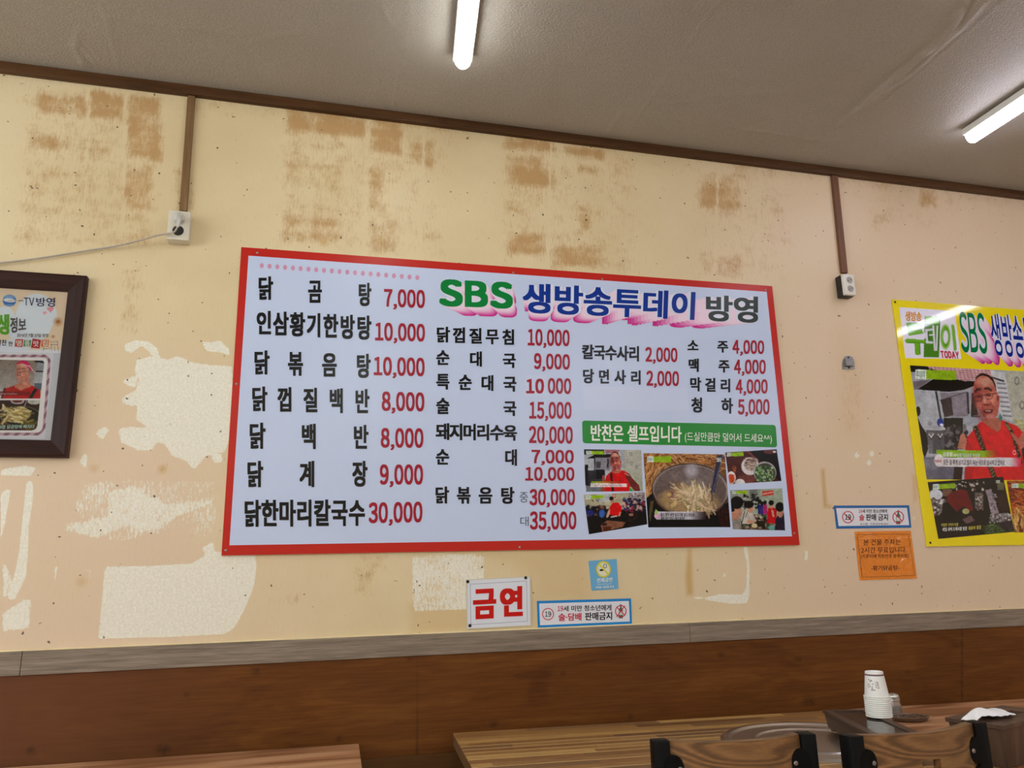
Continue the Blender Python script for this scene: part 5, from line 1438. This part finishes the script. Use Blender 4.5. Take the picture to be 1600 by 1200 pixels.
box('catch', ca[0], cb[0], -0.014, -0.003, ca[2], cb[2], gm, plate, 0.002)
screws([(1325.5, 558.6), (1326.5, 574.6)], -0.003, steel_dark, plate, 0.0035)

# ================================================================== TABLES, CHAIRS AND WHAT STANDS ON THEM
TABZ = CAMZ - 0.43
def tab(px, py, dz=0.0):
    return Z(px, py, TABZ + dz)
# striped laminated top: staves of many browns
m, nt, bs = newmat('striped stave top')
tc = nt.nodes.new('ShaderNodeTexCoord')
xyz = N(nt, 'ShaderNodeSeparateXYZ')
L(nt, tc.outputs['Object'], xyz.inputs[0])
row = math_n(nt, 'FLOOR', math_n(nt, 'MULTIPLY', xyz.outputs[1], 27.0))
wr = N(nt, 'ShaderNodeTexWhiteNoise', noise_dimensions='1D')
L(nt, row, wr.inputs['W'])
cell = math_n(nt, 'FLOOR', math_n(nt, 'ADD', math_n(nt, 'MULTIPLY', xyz.outputs[0], 2.6), math_n(nt, 'MULTIPLY', wr.outputs['Value'], 9.0)))
cmb = N(nt, 'ShaderNodeCombineXYZ')
L(nt, row, cmb.inputs[0])
L(nt, cell, cmb.inputs[1])
wn = N(nt, 'ShaderNodeTexWhiteNoise', noise_dimensions='2D')
L(nt, cmb.outputs[0], wn.inputs['Vector'])
c = ramp(nt, wn.outputs['Value'], [(0.0, C(110, 76, 50)), (0.22, C(176, 134, 78)), (0.45, C(150, 108, 66)), (0.7, C(206, 166, 100)), (0.85, C(112, 82, 60)), (1.0, C(188, 144, 86))])
gr = noise(nt, coords(nt, (2.5, 40, 40)), 6, 4, 0.6)
c = mixc(nt, math_n(nt, 'MULTIPLY', smooth(nt, gr, .4, .7), .45), c, C(104, 72, 42))
fy = math_n(nt, 'FRACT', math_n(nt, 'MULTIPLY', xyz.outputs[1], 27.0))
c = mixc(nt, math_n(nt, 'MULTIPLY', math_n(nt, 'LESS_THAN', fy, 0.12), math_n(nt, 'GREATER_THAN', wr.outputs['Value'], 0.45)), c, C(216, 184, 124))
L(nt, c, bs.inputs['Base Color'])
bs.inputs['Roughness'].default_value = 0.45
bs.inputs['Specular IOR Level'].default_value = 0.3
stripe_top = m
edge_br = wood('brown table edge', (86, 62, 40), (108, 80, 54), (132, 100, 70), 'y', 1.2, 0.4)
pine_top = wood('reddish pine top', (134, 90, 60), (174, 126, 90), (202, 158, 120), 'x', 1.1, 0.42, 10, rings=38.0)
black_steel = plain('black steel', (9, 9, 10), 0.45, 0.0, 0.12, mottle=0.1)
def table(name, label, x0, x1, d, org, rot, top_m, edge_m, group=None):
    t = thing(name, label, 'table', (org[0], org[1], 0), rot, group)
    bm = bmesh.new()
    add_box(bm, x0, x1, -d, 0, TABZ - 0.004, TABZ, 0.001, 1)
    bm_obj('tabletop', bm, top_m, t, True, 35)
    bm = bmesh.new()
    add_box(bm, x0, x1, -d, 0, TABZ - 0.034, TABZ - 0.0041, 0.001, 1)
    bm_obj('top_edge', bm, edge_m, t, True, 35)
    for lx in (x0 + 0.05, x1 - 0.05):
        for ly in (-0.06, -d + 0.06):
            bm = bmesh.new()
            add_box(bm, lx - 0.02, lx + 0.02, ly - 0.02, ly + 0.02, 0.0, TABZ - 0.034, 0.002, 1)
            bm_obj('leg', bm, black_steel, t, True, 35)
    for ly in (-0.06, -d + 0.06):
        bm = bmesh.new()
        add_box(bm, x0 + 0.0705, x1 - 0.0705, ly - 0.012, ly + 0.012, TABZ - 0.075, TABZ - 0.036, 0.001, 1)
        bm_obj('apron', bm, black_steel, t, True, 35)
    return t
ROT = math.radians(-4.5)
o0 = tab(708, 1145)
tw = 1.12
tbl = table('dining_table', 'striped stave-wood dining table with a round steel burner lid, against the wall', 0.0, tw, 0.78, (o0[0], min(o0[1], -0.02)), ROT, stripe_top, edge_br)
ct, st_ = math.cos(ROT), math.sin(ROT)
o1 = (o0[0] + (tw + 0.006) * ct, min(o0[1], -0.02) + (tw + 0.006) * st_)
table('dining_table', 'reddish pine dining table under the tissue box at the right edge', 0.0, 1.2, 0.78, o1, ROT, pine_top, edge_br)
ol = tab(563, 1160)
ROL = math.radians(-2.5)
table('dining_table', 'reddish pine dining table at the bottom left, below the framed print', -1.3, 0.0, 0.78, (ol[0] - 0.005, min(ol[1], -0.07)), ROL, pine_top, edge_br)
# round burner lid let into the striped table
st_m = plain('brushed stainless steel', (206, 205, 202), 0.3, 1.0, mottle=0.05, mscale=6)
bcx, bcy = 1.2535, -0.466
loc = Matrix.Rotation(-ROT, 3, 'Z') @ Vector((bcx - o0[0], bcy - min(o0[1], -0.02), 0))
bm = bmesh.new()
add_lathe(bm, [(0.2255, 0.0), (0.2255, 0.003), (0.218, 0.0075), (0.205, 0.0075), (0.196, 0.003), (0.150, 0.0026), (0.146, 0.0056), (0.140, 0.0056), (0.134, 0.0026), (0.05, 0.0022), (0.0, 0.0022)], (loc[0], loc[1], TABZ + 0.0002), 'z', 72, False)
bl_ = bm_obj('burner_lid', bm, st_m, tbl, True, 25)
bl_['label'] = 'round stainless steel burner lid with raised rings'

# ---- chairs: black steel posts, curved wooden back with a hand hole
back_wood, nt, bs = newmat('ash chair back')
v = coords(nt, (1.0, 6, 9))
n1 = noise(nt, v, 1.5, 2, 0.35, 0.2)
n2 = noise(nt, coords(nt, (2, 40, 60)), 8, 4, 0.6)
w = math_n(nt, 'SINE', math_n(nt, 'MULTIPLY', n1, 120.0))
f = math_n(nt, 'ADD', math_n(nt, 'MULTIPLY', w, .15), math_n(nt, 'ADD', .25, math_n(nt, 'MULTIPLY', n2, .45)))
L(nt, ramp(nt, f, [(0.2, C(66, 43, 24)), (0.5, C(112, 77, 44)), (0.8, C(150, 110, 68))]), bs.inputs['Base Color'])
bs.inputs['Roughness'].default_value = 0.38
def make_chair(label, x, y, rot, w, htop):
    t = thing('dining_chair', label, 'chair', (x, y, 0), rot, 'wooden-backed chairs')
    hw = w / 2
    pw_ = 0.030
    for sg in (-1, 1):
        bm = bmesh.new()
        xx = sg * (hw - pw_ / 2)
        add_box(bm, xx - pw_ / 2, xx + pw_ / 2, -0.016, 0.016, 0.0, htop, 0.0025, 2)
        bm_obj('rear_post', bm, black_steel, t, True, 35)
        bm = bmesh.new()
        fx = sg * (hw * 0.78 - pw_ / 2)
        add_box(bm, fx - pw_ / 2, fx + pw_ / 2, 0.29, 0.32, 0.0, 0.435, 0.002, 1)
        bm_obj('front_leg', bm, black_steel, t, True, 35)
        bm = bmesh.new()
        add_hexa(bm, [(xx - pw_ / 2, 0.0165, 0.40), (xx + pw_ / 2, 0.0165, 0.40), (fx + pw_ / 2, 0.2895, 0.40), (fx - pw_ / 2, 0.2895, 0.40)],
                 [(xx - pw_ / 2, 0.0165, 0.435), (xx + pw_ / 2, 0.0165, 0.435), (fx + pw_ / 2, 0.2895, 0.435), (fx - pw_ / 2, 0.2895, 0.435)], 0.002, 1)
        bm_obj('seat_rail', bm, black_steel, t, True, 35)
    bm = bmesh.new()
    sq_ = [(-hw + 0.001, 0.02), (hw - 0.001, 0.02), (hw * 0.78, 0.34), (-hw * 0.78, 0.34)]
    add_hexa(bm, [(a_, b_, 0.4355) for a_, b_ in sq_], [(a_, b_, 0.46) for a_, b_ in sq_], 0.008, 2)
    bm_obj('seat', bm, back_wood, t, True, 35)
    # curved back rest with a rectangular hand hole
    ih = hw - pw_ - 0.0005
    xs = sorted(set([round(-ih + 2 * ih * i / 24, 5) for i in range(25)] + [-0.022, 0.022]))
    zt_, zb_ = htop - 0.001, htop - 0.165
    zs = [zb_, htop - 0.082, htop - 0.050, zt_]
    bow = lambda xx: -0.022 * (1 - (xx / ih) ** 2)
    top_ = lambda xx, zz: zz - (0.003 * (1 - (xx / ih) ** 2) if zz == zt_ else 0)
    bm = bmesh.new()
    vf, vb = {}, {}
    for i, xx in enumerate(xs):
        for j, zz in enumerate(zs):
            vf[i, j] = bm.verts.new((xx, bow(xx) - 0.009, top_(xx, zz)))
            vb[i, j] = bm.verts.new((xx, bow(xx) + 0.009, top_(xx, zz)))
    hole = lambda i, j: j == 1 and xs[i] >= -0.0221 and xs[i + 1] <= 0.0221
    for i in range(len(xs) - 1):
        for j in range(len(zs) - 1):
            if hole(i, j):
                continue
            bm.faces.new((vf[i, j], vf[i + 1, j], vf[i + 1, j + 1], vf[i, j + 1]))
            bm.faces.new((vb[i, j], vb[i, j + 1], vb[i + 1, j + 1], vb[i + 1, j]))
    bm.edges.ensure_lookup_table()
    pair = {vf[k]: vb[k] for k in vf}
    for e in [e for e in bm.edges if e.is_boundary and e.verts[0] in pair and e.verts[1] in pair]:
        a_, b_ = e.verts
        bm.faces.new((a_, b_, pair[b_], pair[a_]))
    bm_obj('backrest', bm, back_wood, t, True, 40)
    for sg in (-1, 1):
        bm = bmesh.new()
        for zz in (htop - 0.048, htop - 0.100):
            n = 20
            cxx = sg * (ih - 0.004)
            f0 = [bm.verts.new((cxx + 0.019 * math.cos(2 * math.pi * q_ / n), -0.0155 + bow(cxx) * .8, zz + 0.024 * math.sin(2 * math.pi * q_ / n))) for q_ in range(n)]
            f1 = [bm.verts.new((v_.co.x, -0.0100 + bow(cxx) * .8, v_.co.z)) for v_ in f0]
            bm.faces.new(f0)
            bm.faces.new(f1[::-1])
            for q_ in range(n):
                bm.faces.new((f0[q_], f1[q_], f1[(q_ + 1) % n], f0[(q_ + 1) % n]))
        br = bm_obj('bracket_plate', bm, black_steel, t, True, 40)
        for zz in (htop - 0.048, htop - 0.100):
            lathe('bolt', [(0.0042, 0.0), (0.0042, 0.001), (0.0028, 0.0022)], (sg * (ih - 0.015), -0.0157 + bow(ih - .004) * .8, zz), steel, br, 'y', 12, True, True)
    return t
CH = 0.852
def chair_at(pl, pr, label):
    a_, b_ = Z(pl[0], pl[1], CH), Z(pr[0], pr[1], CH)
    mid = (a_ + b_) / 2
    th = math.atan2(b_[1] - a_[1], b_[0] - a_[0])
    make_chair(label, mid[0], mid[1], th, math.hypot(b_[0] - a_[0], b_[1] - a_[1]), CH)
chair_at((1018, 1156), (1269, 1144), 'wooden-backed black steel chair in front of the burner, left of the two chairs')
chair_at((1319, 1149), (1531, 1126), 'wooden-backed black steel chair in front of the cup stack, right of the two chairs')

# ---- cutlery box with the cup stack
box_wood = wood('dark walnut box', (58, 44, 36), (78, 60, 49), (98, 77, 62), 'y', 1.4, 0.35)
BH = 0.055
c0, c1, c3 = tab(1285, 1109, BH), tab(1336, 1105, BH), tab(1370, 1152, BH)
ux = np.array(c1[:2]) - np.array(c0[:2])
bw_ = np.linalg.norm(ux)
ang = math.atan2(c3[0] - c0[0], -(c3[1] - c0[1]))          # long side leans by this much
bl2 = 0.36
cb = thing('cutlery_box', 'long dark wooden cutlery box with a sliding glossy lid, under the paper cups', 'cutlery box', (c0[0], c0[1], TABZ), ang)
bw_ = 0.115
bm = bmesh.new()
for fx in (0.012, bw_ - 0.03):
    for fy in (-0.03, -bl2 + 0.015):
        add_box(bm, fx, fx + 0.018, fy, fy + 0.018, 0.0062, 0.012)
bm_obj('foot', bm, box_wood, cb, True)
bm = bmesh.new()
add_hexa(bm, [(0.008, -bl2 + .006, 0.0122), (bw_ - 0.008, -bl2 + .006, 0.0122), (bw_ - 0.008, -0.006, 0.0122), (0.008, -0.006, 0.0122)],
         [(0.003, -bl2 + .002, BH - 0.0085), (bw_ - 0.003, -bl2 + .002, BH - 0.0085), (bw_ - 0.003, -0.002, BH - 0.0085), (0.003, -0.002, BH - 0.0085)], 0.001, 1)
bm_obj('body', bm, box_wood, cb, True, 35)
bm = bmesh.new()
add_box(bm, 0.0, 0.020, -bl2, 0.0, BH - 0.008, BH, 0.001, 1)
add_box(bm, bw_ - 0.020, bw_, -bl2, 0.0, BH - 0.008, BH, 0.001, 1)
add_box(bm, 0.0201, bw_ - 0.0201, -0.018, 0.0, BH - 0.008, BH, 0.001, 1)
bm_obj('lid_frame', bm, box_wood, cb, True, 35)
lid_m = plain('dark glossy lid', (78, 72, 66), 0.06, 0.0, 0.8)
bm = bmesh.new()
add_box(bm, 0.0205, bw_ - 0.0205, -bl2, -0.0185, BH - 0.0075, BH - 0.003, 0.0005, 1)
bm_obj('sliding_lid', bm, lid_m, cb, True)

cup_white = plain('white paper', (236, 236, 232), 0.5, mottle=0.015)
band_m = plain('purple brown print', (104, 70, 88), 0.5)
cupp = tab(1374, 1120, BH)
CUPN, CGAP = 11, 0.0047
def cup_shell(bm, z, solid_base=True):
    """upside-down paper cup standing on its rolled rim at height z."""
    H_, R0, R1 = 0.0600, 0.0288, 0.0212
    prof = [(R0 - 0.0005, 0.0), (R0 + 0.0020, 0.0006), (R0 + 0.0028, 0.0017), (R0 + 0.0020, 0.0028), (R0 - 0.0004, 0.0034)]
    for i in range(1, 7):
        t_ = i / 6
        prof.append((R0 - 0.0004 - (R0 - 0.0004 - R1) * t_, 0.0034 + (H_ - 0.0034) * t_))
    prof += [(R1 - 0.0012, H_), (R1 - 0.0016, H_ - 0.003), (0.0, H_ - 0.003)]
    add_lathe(bm, prof, (0, 0, z), 'z', 40, False)
names = ['topmost', 'second', 'third', 'fourth', 'fifth', 'sixth', 'seventh', 'eighth', 'ninth', 'tenth', 'bottom']
bm = bmesh.new()
cup_shell(bm, 0.0)
me_cup = None
for i in range(CUPN):
    zc_ = cupp[2] + 0.0004 + (CUPN - 1 - i) * CGAP
    if i == 0:
        lab = 'topmost upside-down white paper cup of the stack, its printed band showing'
        top_cup = thing('paper_cup', lab, 'paper cup', (cupp[0], cupp[1], zc_), 0.0, 'stacked paper cups')
        b_ = bm_obj('body', bm, cup_white, top_cup, True, 50)
        me_cup = b_.data
        bm2 = bmesh.new()
        add_lathe(bm2, [(0.02275, 0.0508), (0.0222, 0.0545)], (0, 0, 0), 'z', 40, False)
        bm_obj('printed_band', bm2, band_m, top_cup, True, 50)
        # printed sketch: a swirl of fine lines facing the room
        V, F, n = [], [], 0
        def cup_pt(a_, h_):
            h_ = h_ * 0.84
            r_ = 0.0284 - (0.0284 - 0.0212) * (h_ - 0.0034) / 0.0566 + 0.0003
            return (r_ * math.cos(a_), r_ * math.sin(a_), h_)
        rg = random.Random(5)
        a_c = math.radians(-148)
        segs = []
        for k in range(26):
            a1 = a_c - 0.42 + rg.uniform(0, .55)
            h1 = 0.026 + rg.uniform(0, .024)
            segs.append(((a1, h1), (a1 + rg.uniform(-.12, .12), h1 + rg.uniform(-.005, .005))))
        for k in range(16):
            t0, t1 = k * .45, (k + 1) * .45
            segs.append(((a_c + .42 + .018 * t0 * math.cos(t0), 0.037 + .0011 * t0 * math.sin(t0)), (a_c + .42 + .018 * t1 * math.cos(t1), 0.037 + .0011 * t1 * math.sin(t1))))
        segs += [((a_c + .3, .030), (a_c + .62, .027)), ((a_c + .62, .027), (a_c + .58, .045)), ((a_c + .3, .043), (a_c + .58, .045))]
        for k in range(5):
            segs.append(((a_c - .1 + .08 * k, .024), (a_c - .06 + .08 * k, .020)))
        for (a1, h1), (a2, h2) in segs:
            d = np.array([(a2 - a1) * .03, h2 - h1]); d = d / (np.linalg.norm(d) + 1e-9)
            na, nh = -d[1] * .0006 / .03, d[0] * .0006
            V += [cup_pt(a1 - na, h1 - nh), cup_pt(a2 - na, h2 - nh), cup_pt(a2 + na, h2 + nh), cup_pt(a1 + na, h1 + nh)]
            F.append((n, n + 1, n + 2, n + 3)); n += 4
        mesh_obj('printed_pattern', V, F, band_m, top_cup, True)
    else:
        o = bpy.data.objects.new('paper_cup', me_cup)
        COL.objects.link(o)
        o.location = (cupp[0], cupp[1], zc_)
        pos = 'bottom upside-down white paper cup of the stack, resting on the cutlery box' if i == CUPN - 1 else names[i] + ' upside-down white paper cup from the top of the stack, only its rim showing'
        props(o, pos, 'paper cup', 'stacked paper cups')

# ---- shaker, dish, tissue box
shp = tab(1399, 1117)
sh = thing('salt_shaker', 'small glass shaker with a ribbed metal cap, behind the paper cups', 'shaker', (shp[0], shp[1], TABZ))
sg_m, nt, bs = newmat('shaker glass')
bs.inputs['Base Color'].default_value = (0.86, 0.84, 0.80, 1)
bs.inputs['Roughness'].default_value = 0.08
bs.inputs['Transmission Weight'].default_value = 0.85
L(nt, math_n(nt, 'ADD', 0.06, math_n(nt, 'MULTIPLY', noise(nt, coords(nt), 60, 2), 0.06)), bs.inputs['Roughness'])
lathe('jar', [(0., 0.00045), (0.01824, 0.00045), (0.01976, 0.0027), (0.01938, 0.027), (0.01596, 0.036), (0.01596, 0.04005)], (0, 0, 0), sg_m, sh, 'z', 32, False, True)
lathe('salt', [(0., 0.0018), (0.01786, 0.0018), (0.01763, 0.0216), (0., 0.0225)], (0, 0, 0), plain('brown pepper grains', (120, 104, 90), 0.9, mscale=400, mottle=.4), sh, 'z', 24, False, True)
lathe('cap', [(0.01634, 0.0369), (0.0171, 0.0378), (0.0171, 0.0414), (0.01634, 0.0423), (0.0171, 0.0432), (0.0171, 0.0468), (0.01634, 0.0477), (0.01687, 0.0486), (0.01634, 0.0522), (0.01292, 0.05715), (0.00608, 0.0594), (0., 0.05985)], (0, 0, 0), st_m, sh, 'z', 32, False, True)
for k in range(5):
    lathe('shaker_hole', [(0.00091, 0.), (0.00091, 0.00036)], (0.005 * math.cos(k * 1.257), 0.005 * math.sin(k * 1.257), 0.0597), hole_m, sh, 'z', 8, True, True)

dL, dR = tab(1391, 1124), tab(1447, 1126)
dcx, dcy = (dL[0] + dR[0]) / 2 - 0.003, (dL[1] + dR[1]) / 2 - 0.012
dish_m = plain('dark brown glazed dish', (46, 30, 26), 0.12, 0.0, 0.6, 0.6)
rim_m = plain('taupe dish rim', (104, 84, 68), 0.3)
ds = thing('serving_dish', 'small oval dark brown dish with a taupe rim, beside the paper cups', 'dish', (dcx, dcy, TABZ), math.radians(-12))
def oval(name, prof, mat, parent, ex=1.0, ey=0.66):
    bm = bmesh.new()
    add_lathe(bm, prof, (0, 0, 0), 'z', 48, False)
    for v_ in bm.verts:
        v_.co.x *= ex
        v_.co.y *= ey
    return bm_obj(name, bm, mat, parent, True, 50)
oval('bowl', [(0.0, 0.0006), (0.040, 0.0006), (0.046, 0.002), (0.053, 0.010), (0.055, 0.0125), (0.0535, 0.0135), (0.050, 0.011), (0.040, 0.006), (0.0, 0.005)], rim_m, ds)
sauce = oval('sauce', [(0.0, 0.0120), (0.006, 0.0125), (0.012, 0.0122), (0.018, 0.0128), (0.024, 0.0122), (0.030, 0.0124), (0.036, 0.0118), (0.042, 0.0112), (0.0475, 0.0105)], dish_m, ds)
for v_ in sauce.data.vertices:
    v_.co.z += 0.0022 * math.sin(v_.co.x * 420 + 1) * math.sin(v_.co.y * 510 + v_.co.x * 160)

tissue_wood = wood('walnut tissue box', (64, 48, 38), (84, 64, 52), (104, 82, 66), 'z', 1.4, 0.4)
TH = 0.088
tb0, tb1, tb2 = tab(1568, 1134, TH), tab(1490, 1121, TH), tab(1601, 1126, TH)
th = math.atan2(tb2[1] - tb0[1], tb2[0] - tb0[0])
tis = thing('tissue_box', 'dark wooden tissue box with an overhanging lid, at the bottom right corner', 'tissue box', (tb0[0], tb0[1], TABZ), th)
tw_, td_ = 0.25, 0.125
bm = bmesh.new()
add_hexa(bm, [(0.010, 0.010, 0.0004), (tw_ - .010, 0.010, 0.0004), (tw_ - .010, td_ - .010, 0.0004), (0.010, td_ - .010, 0.0004)],
         [(0.004, 0.004, TH - 0.009), (tw_ - .004, 0.004, TH - 0.009), (tw_ - .004, td_ - .004, TH - 0.009), (0.004, td_ - .004, TH - 0.009)], 0.001, 1)
bm_obj('body', bm, tissue_wood, tis, True, 35)
# lid with an oblong slot
bm = bmesh.new()
sx0, sx1, sy0, sy1 = 0.055, tw_ - 0.055, td_ / 2 - 0.016, td_ / 2 + 0.016
for (a_, b_, c_, d_) in ((0, tw_, 0, sy0), (0, tw_, sy1, td_), (0, sx0, sy0, sy1), (sx1, tw_, sy0, sy1)):
    add_box(bm, a_, b_, c_, d_, TH - 0.0085, TH)
bm_obj('lid_frame', bm, tissue_wood, tis, True, 35)
# the tissue standing out of the slot: a folded crumpled sheet
tm = plain('white tissue', (240, 241, 244), 0.8, mottle=0.01)
TM = thing('paper_tissue', 'white tissue sticking up out of the wooden tissue box', 'tissue', (tb0[0], tb0[1], TABZ), th)
nu, nv = 30, 14
V, F = [], []
for j in range(nv):
    v_ = j / (nv - 1)
    for i in range(nu):
        u_ = i / (nu - 1)
        hump = (math.sin(math.pi * min(1, u_ * 1.15)) ** 0.7 * 0.021 + 0.006 * math.sin(u_ * 9)) if u_ < .87 else 0.004
        xx = -0.018 + 0.145 * u_ + 0.01 * math.sin(v_ * 3)
        yy = td_ / 2 + (v_ - 0.5) * (0.030 + 0.03 * u_) + 0.006 * math.sin(u_ * 7 + v_ * 2)
        zz_ = TH + 0.0012 + max(0, hump) * math.sin(math.pi * (0.12 + 0.76 * v_)) + 0.0015 * math.sin(u_ * 23 + v_ * 9) ** 2
        V.append((xx + 0.004, yy, zz_))
for j in range(nv - 1):
    for i in range(nu - 1):
        F.append((j * nu + i, j * nu + i + 1, (j + 1) * nu + i + 1, (j + 1) * nu + i))
mesh_obj('sheet', V, F, tm, TM, True, True)
